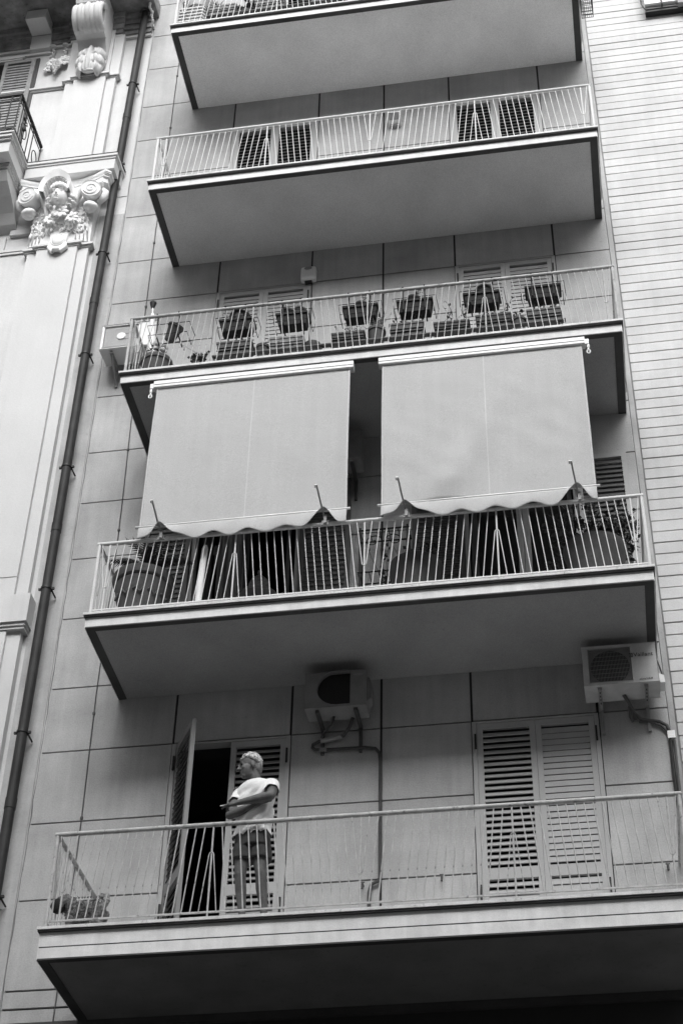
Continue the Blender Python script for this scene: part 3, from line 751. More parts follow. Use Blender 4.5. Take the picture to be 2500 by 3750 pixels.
MB().tube([(5.497,-.02,2.2),(5.487,-.02,1.6),(5.497,-.02,.6),(5.49,-.02,-.2)], .012, 8).build('conduit_run', M['cable'], cc2)
MB().box(5.44, 5.51, -.05, -.0, 2.22, 2.30).build('conduit_clip', M['alu'], cc2)

# ------------------------------------------------------------------ air conditioners
def ac_unit(x0, x1, z0, z1, yf, yb, label, kind):
    t = thing('air_conditioner', label, 'air conditioner', ((x0+x1)/2, yb, z0), 'air conditioning units outside the balconies')
    m = M['plastic_dark_grey'] if kind == 'open' else M['plastic_w'] if kind == 'cap' else M['plastic_shaded']
    w, h = x1-x0, z1-z0
    body = MB()
    if kind == 'open':       # D shaped opening with no grille
        gx1 = x0+w*.735; cx, cz, r = x0+.10+ .21, (z0+z1)/2+.02, .195
        pts = [(gx1, cz-r), (cx, cz-r)]+[(cx-r*math.sin(a), cz-r*math.cos(a)) for a in [math.pi*q/12 for q in range(1, 12)]]+[(cx, cz+r), (gx1, cz+r)]
    elif kind == 'white':
        gx1 = x0+w*.655; pts = None
    if kind == 'cap':
        pts = [(x0+.03, z0+.03), (x0+.44*w/.66, z0+.03), (x0+.44*w/.66, z1-.03), (x0+.03, z1-.03)]
    elif kind == 'white':
        pts = [(x0+.055, z0+.035), (gx1, z0+.035), (gx1, z1-.035), (x0+.055, z1-.035)]
    # casing: a shell whose front has the opening cut in it
    bb = bmesh.new()
    outer = [bb.verts.new((x, yf, z)) for x, z in ((x0,z0),(x1,z0),(x1,z1),(x0,z1))]
    inner = [bb.verts.new((x, yf, z)) for x, z in pts]
    eo = [bb.edges.new((outer[i], outer[(i+1) % 4])) for i in range(4)]
    ei = [bb.edges.new((inner[i], inner[(i+1) % len(inner)])) for i in range(len(inner))]
    bmesh.ops.triangle_fill(bb, edges=eo+ei, use_beauty=True)
    bk_ = [bb.verts.new((x, yb, z)) for x, z in ((x0,z0),(x1,z0),(x1,z1),(x0,z1))]
    for i in range(4): bb.faces.new((outer[i], bk_[i], bk_[(i+1) % 4], outer[(i+1) % 4]))
    bb.faces.new(bk_)
    ib = [bb.verts.new((x, yf+.05, z)) for x, z in pts]
    for i in range(len(inner)): bb.faces.new((inner[i], inner[(i+1) % len(inner)], ib[(i+1) % len(inner)], ib[i]))
    me = bpy.data.meshes.new('casing'); bb.to_mesh(me); bb.free(); me.materials.append(m)
    for v in me.vertices: v.co = v.co-OFF[t]
    o = bpy.data.objects.new('casing', me); COL.objects.link(o); o.parent = t; OFF[o] = OFF[t]
    bv = o.modifiers.new('bevel', 'BEVEL'); bv.width = .012; bv.segments = 3; bv.limit_method = 'ANGLE'; bv.angle_limit = R(50)
    px = [p[0] for p in pts]; pz = [p[1] for p in pts]
    MB().box(min(px)-.01, max(px)+.01, yf+.052, yf+.06, min(pz)-.01, max(pz)+.01).build('inner_baffle', M['black'] if kind != 'cap' else M['plastic_grey'], t)
    fcx, fcz = (min(px)+max(px))/2, (min(pz)+max(pz))/2
    if kind == 'cap':
        g = MB(); n = 46
        for i in range(n): g.box(min(px)+.006, max(px)-.006, yf+.006, yf+.012, min(pz)+.006+i*(max(pz)-min(pz)-.012)/n, min(pz)+.006+(i+.55)*(max(pz)-min(pz)-.012)/n)
        stuff(g.build('grille', M['grille'], t))
        MB().lathe([(.058,0),(.052,.012),(.0,.014)], (fcx+.005, yf+.004, fcz), 22, (0,-1,0)).build('fan_cap', M['plastic_w'], t, smooth='auto')
        st_ = MB()
        for dz in (.04, -.05): st_.box(fcx+.03, max(px), yf+.002, yf+.008, fcz+dz-.003, fcz+dz+.003)
        st_.build('grille_stay', M['plastic_dark_grey'], t)
    if kind == 'white':
        fan = MB(); fan.lathe([(.185,0),(.185,.012)], (fcx, yf+.045, fcz), 32, (0,-1,0)); fan.build('fan_shroud', M['ink'], t)
        MB().box(min(px), max(px), yf+.046, yf+.05, min(pz), max(pz)).build('grille_back', M['plastic_grey'], t)
        g = MB(); n = 30
        for i in range(n+1): 
            x = min(px)+i*(max(px)-min(px))/n; g.box(x-.0017, x+.0017, yf-.004, yf, min(pz), max(pz))
        for i in range(9):
            z = min(pz)+i*(max(pz)-min(pz))/8; g.box(min(px), max(px), yf-.0035, yf-.001, z-.0014, z+.0014)
        stuff(g.build('grille', M['plastic_grey'], t))
    # wall brackets
    for f in (.2, .82):
        bx = x0+w*f
        br = MB(); br.box(bx-.018, bx+.018, yf+.03, -.0, z0-.035, z0-.005).box(bx-.015, bx+.015, -.03, 0, z0-.30, z0-.036)
        if kind == 'cap': br.tube([(bx,yf+.06,z0-.03),(bx,-.02,z0-.28)], .014, 6)
        br.build('wall_bracket', M['galv'] if kind != 'open' else M['iron'], t)
        if kind == 'white':
            sl = MB()
            for q in range(4): sl.box(bx-.006, bx+.006, yf+.06+q*.06, yf+.09+q*.06, z0-.0365, z0-.035)
            sl.build('bracket_slot', M['ink'], t)
    return t
def lettering(text, size, loc, m, parent, rot=(R(90), 0, 0), shear=0.):
    cu = bpy.data.curves.new('lettering', 'FONT'); cu.body = text; cu.size = size; cu.extrude = .0008; cu.shear = shear
    o = bpy.data.objects.new('lettering', cu); COL.objects.link(o); dg = bpy.context.evaluated_depsgraph_get()
    me = bpy.data.meshes.new_from_object(o.evaluated_get(dg)); bpy.data.objects.remove(o); me.materials.append(m)
    q = bpy.data.objects.new('lettering', me); COL.objects.link(q); q.parent = parent; q.location = Vector(loc)-OFF[parent]; q.rotation_euler = rot
    return q
a1 = ac_unit(2.015, 2.62, 2.625, 3.035, -.385, -.15, 'old air conditioner with a dark open fan hole, under the middle of a soffit', 'open')
MB().prism([(2.62,2.70),(2.66,2.74),(2.665,2.90),(2.64,2.97),(2.62,2.98)], -.33, -.18).build('valve_cover', M['plastic_dark_grey'], a1)
MB().ell((2.535,-.386,2.985), (.05,.003,.012), 14, 6).build('badge', M['plastic_grey'], a1)
for pts, r in (([(2.46,-.18,2.62),(2.41,-.1,2.56),(2.35,-.06,2.50),(2.25,-.045,2.48),(2.10,-.045,2.46),(2.045,-.045,2.43),(2.04,-.04,2.40),(2.07,-.035,2.375),(2.22,-.03,2.37),(2.56,-.03,2.365),(2.66,-.03,2.345),(2.70,-.03,2.29),(2.708,-.03,2.2),(2.710,-.03,.98),(2.70,-.03,.93),(2.63,-.03,.90),(2.61,-.03,.82),(2.61,-.03,.05)], .017),
               ([(2.28,-.22,2.62),(2.25,-.16,2.57),(2.16,-.1,2.53),(2.13,-.06,2.49)], .012)):
    MB().tube(pts, r, 8).build('coolant_hose', M['hose'], a1, smooth=True)
MB().tube([(2.12,-.045,2.463),(2.33,-.05,2.497)], .024, 8).build('hose_lagging', M['plastic_grey'], a1, smooth=True)
MB().box(2.11,2.18,-.055,-.01,2.355,2.385).build('hose_clip', M['plastic_dark_grey'], a1)
a2 = ac_unit(4.71, 5.41, 2.625, 3.075, -.405, -.13, 'white air conditioner with maker lettering at the right end under a soffit', 'white')
lettering('Vaillant', .062, (5.195,-.4075,2.925), M['ink'], a2)
lg_ = MB()
lg_.box(5.152,5.188,-.4075,-.405,2.923,2.929).box(5.152,5.188,-.4075,-.405,2.961,2.967).box(5.152,5.158,-.4075,-.405,2.929,2.961).box(5.182,5.188,-.4075,-.405,2.929,2.961).box(5.164,5.176,-.4075,-.405,2.935,2.955)
lg_.build('maker_mark', M['ink'], a2)
lettering('climaVAIR', .03, (5.225,-.4075,2.655), M['ink'], a2, shear=.2)
MB().prism([(5.41,2.66),(5.465,2.66),(5.46,2.74),(5.41,2.77)], -.33, -.17).build('valve_cover', M['plastic_w'], a2)
for pts, r in (([(5.07,-.22,2.62),(5.11,-.14,2.585),(5.15,-.06,2.52),(5.21,-.03,2.46),(5.30,-.03,2.435),(5.38,-.03,2.42),(5.445,-.03,2.37),(5.462,-.03,2.29)], .018),
               ([(5.12,-.10,2.57),(5.12,-.06,2.47),(5.135,-.05,2.43),(5.155,-.05,2.45),(5.145,-.06,2.55)], .019),
               ([(5.19,-.02,2.44),(5.32,-.025,2.415),(5.40,-.025,2.37),(5.47,-.02,2.26)], .012),
               ([(5.42,-.2,3.0),(5.45,-.12,2.93),(5.47,-.1,2.8),(5.46,-.12,2.74)], .008)):
    MB().tube(pts, r, 8).build('coolant_hose', M['cable'], a2, smooth=True)
ac_unit(-.655, .02, 7.985, 8.395, -.37, -.10, 'air conditioner with a louvred front and round white cap beside the flower box balcony', 'cap')
a4 = ac_unit(1.93, 2.53, 5.85, 6.27, -.36, -.12, 'shaded air conditioner in the gap between the two awnings', 'open')

# ------------------------------------------------------------------ awnings
def awning(x0, x1, arms, label, side):
    t = thing('drop_awning', label, 'awning', ((x0+x1)/2, -1.24, 4.37), 'grey drop awnings over one balcony')
    zt, zb0 = 6.345, 4.372; yf = -1.235
    random.seed(int(x0*100))
    hsb = MB(); hsb.prism_x([(-1.265,6.35),(-1.268,6.44),(-1.235,6.462),(-1.16,6.462),(-1.15,6.37),(-1.19,6.345)], x0-.035, x1+.035)
    hsb.build('housing', M['alu'], t, bevel=.006)
    MB().box(x0-.03, x1+.03, -1.272, -1.266, 6.386, 6.390).build('housing_bead', M['alu'], t)
    xe = x0-.035 if side < 0 else x1+.035
    cr = MB(); cr.box(min(xe, xe+side*.04), max(xe, xe+side*.04), -1.25, -1.19, 6.35, 6.42); cr.tube([(xe+side*.03,-1.23,6.35),(xe+side*.03,-1.235,6.30)], .016, 8)
    cr.tube([(xe+side*.03,-1.235,6.30),(xe+side*.028,-1.24,6.26)], .010, 6)
    cr.tube([(xe+side*.028+.017*math.cos(a),-1.245,6.235+.028*math.sin(a)) for a in [2*math.pi*q/12 for q in range(12)]], .008, 5, loop=True)
    cr.build('crank_gear', M['alu'], t)
    nx, nz = 72, 46
    def wr(x, z):
        u = (x-x0)/(x1-x0); v = (zt-z)/(zt-zb0)
        p = mnoise.noise(Vector((x*1.6+z*.9, z*.8-x*.4, 3+x0)))*.007+mnoise.noise(Vector((x*4+z*3.5, z*2.2-x*2, 9+x0)))*(.006 if x0 > 2 else .0025)+mnoise.noise(Vector((x*11-z*7, z*6, 2+x0)))*.0016
        d = (u-.5+.23*(v-.5)*2)
        p += -.050*math.exp(-((d)/.085)**2)*(1 if x0 > 2 else .12)*v
        p += .010*math.sin(9*u+2.5*v)*v*(.8 if x0 > 2 else .3)
        e = min(u, 1-u); p += -.018*math.exp(-(e/.035)**2)*math.sin(v*math.pi)
        return p*min(1, v*4)*min(1, (1-v)*6+.25)
    vs, fs = [], []
    for j in range(nz+1):
        z = zt+(zb0-zt)*j/nz
        for i in range(nx+1):
            x = x0+(x1-x0)*i/nx; vs.append((x, yf+wr(x, z)-.02*j/nz, z))
    for j in range(nz):
        for i in range(nx):
            a = j*(nx+1)+i; fs.append((a, a+1, a+nx+2, a+nx+1))
    fab = MB().add(vs, fs).build('canvas', M['fabric'], t, smooth=True)
    fab.modifiers.new('solid', 'SOLIDIFY').thickness = .0025
    xm = (x0+x1)/2+.02
    for xs_ in ((xm, .006),(x0+.012,.005),(x1-.012,.005)):
        b = MB(); col = []
        for j in range(nz+1):
            z = zt+(zb0-zt)*j/nz; col.append((xs_[0], yf+wr(xs_[0], z)-.02*j/nz-.0045, z))
        b.loft([[(x-xs_[1], y, z) for x, y, z in col], [(x+xs_[1], y, z) for x, y, z in col]], closed=False, caps=False)
        b.build('canvas_seam', M['seam'], fab, smooth=True)
    MB().tube([(x0-.035,-1.262,zb0),(x1+.035,-1.262,zb0)], .013, 10).build('front_bar', M['alu'], t, smooth=True)
    # valance with scalloped hem, hitched up at the arms
    vs, fs = [], []; n2 = 150; m2 = 8
    L = x1-x0
    for i in range(n2+1):
        x = x0+L*i/n2
        hem = .185+.034*math.cos(2*math.pi*(x-x0-.24)/.36+.25*math.sin(x*5))+.012*mnoise.noise(Vector((x*3,1,x0)))
        lift = 0
        for ax_ in arms: lift = max(lift, math.exp(-abs((x-ax_)/(.125 if (x-ax_)*((x0+x1)/2-ax_) > 0 else .10))**1.7))
        for j in range(m2+1):
            v = j/m2; d = hem*v*(1-.93*lift)
            y = -1.268-.020*math.sin(v*2)-.05*lift*v+.010*math.sin(x*14+v)*v
            vs.append((x, y, zb0-.008-d+.02*lift*v*v))
    for i in range(n2):
        for j in range(m2):
            a = i*(m2+1)+j; fs.append((a, a+m2+1, a+m2+2, a+1))
    va = MB().add(vs, fs).build('valance', M['fabric'], t, smooth=True)
    va.modifiers.new('solid', 'SOLIDIFY').thickness = .0025
    for ax_ in arms:
        a = MB()
        a.obox((ax_-.02,-1.345,4.385), (Vector((-.04,-.26,.22)), (1,0,0), Vector((0,.22,.26))), (.20,.008,.011))
        arm = a.build('drop_arm', M['arm'], t)
        MB().tube([(ax_-.052,-1.475,4.497),(ax_-.055,-1.50,4.515)], .016, 8).build('arm_cap', M['alu'], arm)
        MB().box(ax_-.03, ax_+.04, -1.235, -1.222, 4.215, 4.268).box(ax_-.008, ax_+.022, -1.26, -1.236, 4.22, 4.32).build('rail_bracket', M['arm'], arm)
awning(.42, 2.545, (.65, 2.32), 'left drop awning, smooth canvas hanging in front of the palm and curtains', -1)
awning(2.885, 5.00, (3.13, 4.82), 'right drop awning, creased canvas hanging in front of the bush', 1)

# ------------------------------------------------------------------ small wall fittings
sb = thing('alarm_siren', 'rounded white alarm siren box above the left shutter door', 'alarm', (1.785,-.02,9.16))
b = MB(); b.box(1.69, 1.885, -.10, -.0, 9.165, 9.385).build('siren_case', M['plastic_w'], sb, bevel=.028)
MB().ell((1.785,-.100,9.345), (.05,.012,.028), 16, 8).build('siren_lens', M['plastic_grey'], sb, smooth=True)
MB().tube([(1.785+.055*math.cos(a),-.102,9.335+.035*math.sin(a)) for a in [math.pi*(1+q/12) for q in range(13)]], .006, 6).build('siren_ridge', M['plastic_w'], sb)
MB().box(1.74, 1.83, -.06, -.01, 9.14, 9.166).build('siren_mount', M['black'], sb)
MB().tube([(1.826,-.012,9.15),(1.826,-.012,7.3)], .008, 6).build('siren_cable', M['cable'], sb)
fl_ = thing('floodlight', 'small white floodlight on the wall of the bare balcony', 'floodlight', (2.86,-.02,12.1))
b = MB(); b.prism_x([(-.0,12.10),(-.10,12.13),(-.17,12.20),(-.15,12.30),(-.05,12.33),(0,12.30)], 2.78, 2.95); b.build('lamp_case', M['plastic_w'], fl_, bevel=.01)
MB().obox((2.865,-.140,12.158), ((1,0,0),(0,-.07,.07),(0,.7,.7)), (.068,.05,.004)).build('lamp_glass', M['plastic_grey'], fl_)
MB().box(2.80, 2.93, -.05, -.0, 12.075, 12.10).build('lamp_bracket', M['galv'], fl_)
hk = []
for (x, z) in ((2.55,.90),(3.28,.93),(5.30,.90)):
    h = thing('wall_tap', ('stubby tap sticking out of the wall left of the middle post', 'stubby tap sticking out of the wall just right of the hose', 'stubby tap on the wall at the far right, near the conduit')[len(hk)], 'tap', (x,-.03,z), 'taps on the lowest balcony wall')
    b = MB(); b.tube([(x,0,z),(x,-.06,z),(x,-.07,z-.02),(x,-.07,z-.06)], .011, 8); b.box(x-.02,x+.02,-.05,-.04,z+.012,z+.02); b.build('tap_body', M['iron'], h); hk.append(h)
cl = thing('clothes_line', 'small bracket and drooping line beside the left shutter door', 'clothes line', (.56,-.02,7.9))
MB().tube([(.54,-.0,8.0),(.54,-.15,7.99),(.56,-.17,7.9)], .012, 6).build('line_bracket', M['galv'], cl)
MB().tube([(.55,-.16,7.93),(.40,-.4,7.86),(.22,-.7,7.80)], .003, 4).build('line', M['plastic_dark_grey'], cl)
MB().box(.395,.41,-.41,-.39,7.80,7.87).build('peg', M['plastic_grey'], cl)
wbk = thing('wire_basket', 'wire basket hanging off the right end of the topmost balcony', 'basket', (5.55,-1.0,12.9))
bx = MB()
for z in (12.86, 12.93, 13.0, 13.07, 13.14, 13.21):
    bx.tube([(5.455,-1.06,z),(5.60,-1.06,z),(5.60,-.80,z),(5.455,-.80,z)], .006, 5, loop=True)
for q in range(7):
    for y in (-1.06,-.80): bx.tube([(5.455+q*.024,y,12.86),(5.455+q*.024,y,13.25)], .004, 5)
for q in range(6): bx.tube([(5.455,-1.06+q*.052,12.86),(5.60,-1.06+q*.052,12.86)], .004, 5)
bx.build('basket_wire', M['black'], wbk)
MB().tube([(5.615,-1.07,12.88),(5.63,-1.07,12.95),(5.62,-1.07,13.2),(5.42,-1.1,13.3)], .005, 5).build('basket_hook', M['iron'], wbk)

# ------------------------------------------------------------------ plants and pots
def leaf_quad(b, p, d, w, l, tilt=None):
    p = Vector(p); d = Vector(d).normalized(); sd_ = d.cross(Vector((random.uniform(-1,1), random.uniform(-1,1), random.uniform(-.4,1)))).normalized()
    nrm = d.cross(sd_)
    b.add([p, p+d*l*.45+sd_*w+nrm*l*.06, p+d*l, p+d*l*.45-sd_*w+nrm*l*.06], [(0,1,2),(0,2,3)])
def stems(base, n, h, spread, parent, leaves=8, ls=.03, m='leaf', thin=.0045, lean=0):
    sb_, lb_ = MB(), MB()
    for i in range(n):
        x, y, z = base[0]+random.uniform(-1,1)*spread[0], base[1]+random.uniform(-1,1)*spread[1], base[2]
        P = [Vector((x,y,z))]; d = Vector((random.uniform(-.35,.35)+lean, random.uniform(-.3,.3), 1)); hh = h*random.uniform(.45,1)
        for q in range(5):
            d += Vector((random.uniform(-.25,.25), random.uniform(-.2,.2), 0)); P.append(P[-1]+d.normalized()*hh/5)
        sb_.tube(P, [thin*(1-.12*q) for q in range(6)], 4)
        for q in range(leaves):
            f = random.uniform(.35, 1.0)*5; j = min(int(f), 4); p = P[j].lerp(P[j+1], f-j)
            leaf_quad(lb_, p, (random.uniform(-1,1), random.uniform(-1,1), random.uniform(-.4,.7)), ls*.42, ls*random.uniform(.7,1.3))
    stuff(sb_.build('stem', M['leaf'] if m == 'leaf' else M['leaf_pale'], parent))
    if leaves: stuff(lb_.build('foliage', M[m], parent))
def planter(x0, x1, z0, h, label, m='pot_dark', y=-1.03, d=.17, tray=True, group='flower boxes on the balcony floor rack', plant=None):
    t = thing('flower_box', label, 'flower box', ((x0+x1)/2, y, z0), group)
    b = MB(); yy0, yy1 = y-d/2, y+d/2; tp = .016
    def rg(e, z): return [(x0-e,yy0-e,z),(x1+e,yy0-e,z),(x1+e,yy1+e,z),(x0-e,yy1+e,z)]
    b.loft([rg(-tp, z0+.03), rg(0, z0+h-.028), rg(.008, z0+h-.027), rg(.008, z0+h), rg(-.008, z0+h), rg(-.012, z0+h-.03)], True, True)
    b.build('box', M[m], t)
    for z in (z0+h*.45, z0+h*.62):
        MB().box(x0+.004, x1-.004, yy0-.006, yy0+.01, z, z+.008).build('box_rib', M[m], t)
    if tray:
        b = MB(); b.loft([rg(-.005, z0), rg(.01, z0+.045), rg(.002, z0+.045), rg(-.012, z0+.012)], True, True); b.build('drip_tray', M['pot_dark'], t)
    MB().box(x0+.012, x1-.012, yy0+.012, yy1-.012, z0+h-.05, z0+h-.03).build('soil', M['rust'], t)
    if plant: stems(((x0+x1)/2, y, z0+h-.04), *plant[:1], plant[1], ((x1-x0)*.42, d*.3), t, *plant[2:])
    return t
def round_pot(c, r0, r1, h, label, m='pot_mid', group=None, cat='flower pot', rim=.018):
    t = thing('flower_pot', label, cat, c, group)
    b = MB(); b.lathe([(r0, 0), (r1*.97, h-rim*2.2), (r1+rim*.4, h-rim*2.1), (r1+rim*.55, h-rim*.6), (r1+rim*.3, h), (r1-rim*.4, h), (r1-rim, h-rim*1.6)], c, 26)
    b.build('pot', M[m], t, smooth='auto')
    MB().lathe([(r1-rim*.9, h-rim*2), (r1-rim*.9, h-rim*1.5)], c, 20).build('soil', M['rust'], t)
    return t
random.seed(21)
# low rack of the flower box balcony
Z2 = 2*H
rk = thing('plant_rack', 'long low rack carrying the row of flower boxes behind the railing', 'rack', (2.9,-1.03,Z2+.03))
for y in (-1.145, -1.03, -.915): MB().box(.98, 4.86, y-.028, y+.028, Z2+.235, Z2+.25).build('rack_slat', M['pot_dark'], rk)
for x in (1.0, 2.2, 3.4, 4.8):
    for y in (-1.14, -.92): MB().tube([(x,y,Z2+.03),(x,y,Z2+.235)], .012, 6).build('rack_leg', M['black'], rk)
zf = Z2+.251
planter(1.01, 1.40, zf, .25, 'dark flower box at the left door, leafy sprig in it', 'pot_dark', plant=(6,.24,8,.038))
t = round_pot((1.515,-1.02,zf), .06, .08, .19, 'small dark weathered pot between the dark flower box and the mossy trough', 'pot_mid')
planter(1.60, 1.985, zf, .23, 'mossy stone trough stained pale, in front of the left door', 'pot_stone', plant=(2,.14,6,.03), tray=False)
dsh = thing('plant_bowl', 'low dark bowl just right of the mossy trough', 'bowl', (2.08,-1.03,zf)); MB().lathe([(.05,0),(.09,.08),(.095,.13),(.085,.14),(.07,.11)], (2.08,-1.03,zf), 20).build('bowl', M['pot_dark'], dsh, smooth='auto')
planter(2.30, 2.665, zf, .20, 'flower box with bushy dry twigs trailing over its right end', 'pot_mid', plant=(26,.26,4,.02,'leaf_pale'))
t = round_pot((2.79,-1.03,zf), .075, .098, .25, 'round pot sprouting a haze of fine dry twigs', 'pot_mid')
stems((2.79,-1.03,zf+.22), 70, .42, (.06,.06), t, 4, .016, 'leaf_pale', .0022)
planter(2.95, 3.32, zf, .25, 'tall sided dark flower box with several thin leafy stems', 'pot_dark', plant=(13,.42,6,.034))
planter(3.44, 3.82, zf, .20, 'flower box with two tall spindly stems, left of the right door', 'pot_mid', plant=(6,.46,6,.034))
planter(3.90, 4.275, zf, .24, 'flower box with a leafy clump, in front of the right door', 'pot_mid', plant=(9,.40,8,.036))
t = round_pot((4.36,-1.03,zf), .055, .072, .19, 'small round pot squeezed between the last two flower boxes', 'pot_mid'); stems((4.36,-1.03,zf+.17), 4, .2, (.03,.03), t, 7, .035)
planter(4.455, 4.82, zf, .245, 'rightmost dark flower box with curling thin stems', 'pot_dark', plant=(11,.38,5,.03))
# hanging boxes
def hanger(x0, x1, label, box=True, y=-1.06, tilt=0, pot=None):
    t = thing('hanging_box', label, 'flower box', ((x0+x1)/2, y, Z2+.7), 'flower boxes hung inside the railing')
    zc = Z2+.72
    for x in (x0+.07, x1-.07):
        MB().tube([(x,-1.225,Z2+.955),(x,-1.20,Z2+.972),(x,-1.172,Z2+.955),(x,-1.168,Z2+.66),(x,-.96,Z2+.655)], .0085, 6).build('hook', M['black'], t)
    wr_ = MB(); wr_.tube([(x0-.05,-1.16,zc+.13),(x1+.05,-1.16,zc+.13),(x1+.06,-.95,zc+.12),(x1+.03,-.95,zc-.03),(x1+.03,-1.16,zc-.03),(x0-.03,-1.16,zc-.03),(x0-.03,-.95,zc-.03),(x0-.06,-.95,zc+.12)], .0045, 5, loop=True)
    wr_.build('basket_wire', M['black'], t)
    if box:
        b = MB(); yy0, yy1 = y-.085, y+.085; z0 = Z2+.665
        def rg(e, z): return [(x0-e,yy0-e,z),(x1+e,yy0-e,z),(x1+e,yy1+e,z),(x0-e,yy1+e,z)]
        b.loft([rg(-.022, z0), rg(-.004, z0+.135), rg(.012, z0+.137), rg(.014, z0+.165), rg(-.004, z0+.165), rg(-.01, z0+.12)], True, True)
        b.build('box', M['ink'], t)
    return t
t = hanger(.24, .63, 'empty wire hanging basket holding one tipped round pot', box=False)
MB().tube([(.2,-.95,Z2+.75),(.66,-.95,Z2+.75)], .004, 5).build('basket_wire', M['black'], t)
MB().lathe([(.055,-.10),(.085,.07),(.095,.075),(.095,.10),(.08,.10),(.07,.06)], (.46,-1.05,Z2+.80), 22, (.42,-.25,.87)).build('tipped_pot', M['pot_mid'], t, smooth='auto')
spots = [(1.03,1.40,'hanging dark box at the left door with a big rounded pot bulging above it'),(1.68,2.03,'hanging dark box holding two rounded pots, right half of the left door'),
         (2.43,2.81,'hanging dark box with one small pot, just left of the middle post'),(3.04,3.42,'hanging dark box tilted up to the right, right of the middle post'),
         (3.78,4.17,'hanging dark box with a humped pot, over the left leaf of the right door'),(4.46,4.83,'plain hanging dark box with no pot, over the right leaf of the right door')]
for i, (a, b_, lab) in enumerate(spots):
    t = hanger(a, b_, lab)
    mids = {0: [((a+b_)/2+.02, .115)], 1: [(a+.10, .08),(b_-.11, .085)], 2: [((a+b_)/2, .07)], 3: [((a+b_)/2-.02, .075)], 4: [((a+b_)/2+.03, .10)], 5: []}[i]
    for q, (x, r) in enumerate(mids):
        MB().lathe([(r*.8,0),(r,.07+r*.5),(r*1.06,.075+r*.5),(r*1.05,.10+r*.5),(r*.9,.10+r*.5)], (x,-1.06,Z2+.79), 20).build('inner_pot', M['pot_dark'] if not (i == 1 and q == 1) else M['pot_stone'], t, smooth='auto')
    if i in (2, 3): stems(((a+b_)/2+.03,-1.06,Z2+.93), 4, .16, (.05,.03), t, 5, .03)
# left corner of that balcony
t = round_pot((.28,-.95,Z2+.16), .13, .17, .30, 'wide ribbed pot with white flowers in the left corner', 'pot_mid', rim=.026)
for q in range(14):
    a = 2*math.pi*q/14; MB().box(.28+.150*math.cos(a)-.006, .28+.150*math.cos(a)+.006, -.95+.150*math.sin(a)-.006, -.95+.150*math.sin(a)+.006, Z2+.20, Z2+.38).build('pot_rib', M['pot_mid'], t)
stems((.28,-.95,Z2+.44), 12, .25, (.1,.08), t, 7, .04)
fp = MB()
for q in range(16): fp.ell((.29+random.uniform(-.05,.07), -.95+random.uniform(-.06,.05), Z2+.66+random.uniform(-.06,.09)), random.uniform(.015,.035), 7, 5)
fp.build('white_flower', M['petal'], t, smooth=True)['kind'] = 'stuff'
um = thing('furled_parasol', 'furled white parasol with a dark knob leaning in the left corner', 'parasol', (.13,-.5,Z2+.03))
P0, P1 = Vector((.13,-.52,Z2+.1)), Vector((.005,-.56,8.43))
MB().tube([P0, P1], .011, 8).build('parasol_pole', M['plastic_w'], um)
MB().tube([P0.lerp(P1,q) for q in (.28,.36,.6,.8,.93)], [.025,.06,.05,.035,.02], 10).build('furled_canopy', M['plastic_w'], um, smooth=True)
MB().lathe([(.02,0),(.034,.05),(.042,.085),(.034,.10)], P1-Vector((0,0,.02)), 14).build('parasol_knob', M['black'], um, smooth='auto')
t = thing('small_shrub', 'small dark leafy plant on the floor left of the flower boxes', 'plant', (.765,-1.0,Z2+.2)); MB().lathe([(.05,0),(.07,.1),(.06,.1)], (.765,-1.0,Z2+.19), 14).build('pot', M['pot_dark'], t)
stems((.765,-1.0,Z2+.29), 12, .22, (.07,.04), t, 9, .045)

# ------------------------------------------------------------------ things on the awning balcony
Z1 = H
bp_ = thing('palm_pot', 'big rimmed terracotta pot with a dark palm at the left end of the awning balcony', 'potted palm', (.40,-.84,Z1+.03))
MB().lathe([(.17,0),(.255,.40),(.285,.56),(.275,.575),(.305,.59),(.318,.63),(.318,.675),(.295,.69),(.28,.66),(.27,.6)], (.40,-.84,Z1+.03), 36).build('pot', M['pot_mid'], bp_, smooth='auto')
sw = MB(); random.seed(4)
for i in range(5):
    a0 = R(200+i*33)
    sw.tube([(.40+.262*math.cos(a0+q*.05), -.84+.262*math.sin(a0+q*.05), Z1+.42+.03*math.sin(q*.9)) for q in range(9)], .011, 5)
sw.build('pot_swag', M['pot_mid'], bp_, smooth=True)
MB().lathe([(.27,.62),(.27,.64)], (.40,-.84,Z1+.03), 24).build('soil', M['rust'], bp_)
fr_, tr_ = MB(), MB(); random.seed(14)
tr_.tube([(.40,-.84,Z1+.66),(.42,-.84,Z1+.78),(.42,-.83,Z1+.9)], [.05,.055,.03], 8); tr_.build('trunk', M['pot_mid'], bp_)
for i in range(26):
    a = i*2.4; e = random.uniform(.75, 1.45); l = random.uniform(.42,.66)
    P = []
    for q in range(8):
        f = q/7; el = e-f*1.15
        if q == 0: P.append(Vector((.42,-.83,Z1+.82)))
        else: P.append(P[-1]+Vector((math.cos(a)*math.cos(el)*.85, math.sin(a)*math.cos(el)*.55, math.sin(el)))*l/7)
    fr_.tube(P, [.006*(1-.1*q) for q in range(8)], 4)
    for q in range(1, 8):
        d = (P[q]-P[q-1]).normalized(); sd_ = d.cross(Vector((0,0,1))).normalized()
        for e2 in (-1, 1):
            for h_ in (0, .5):
                p = P[q-1].lerp(P[q], h_); t_ = p+(sd_*e2*.8+d*.9-Vector((0,0,.25)))*.11*(1-.06*q); w2 = d*.012
                fr_.add([p-w2, p+w2, t_], [(0,1,2)])
stuff(fr_.build('palm_frond', M['leaf'], bp_))
br_ = thing('bush_pot', 'large round pot with a dense dark bush at the right end of the awning balcony', 'potted bush', (4.93,-.68,Z1+.03))
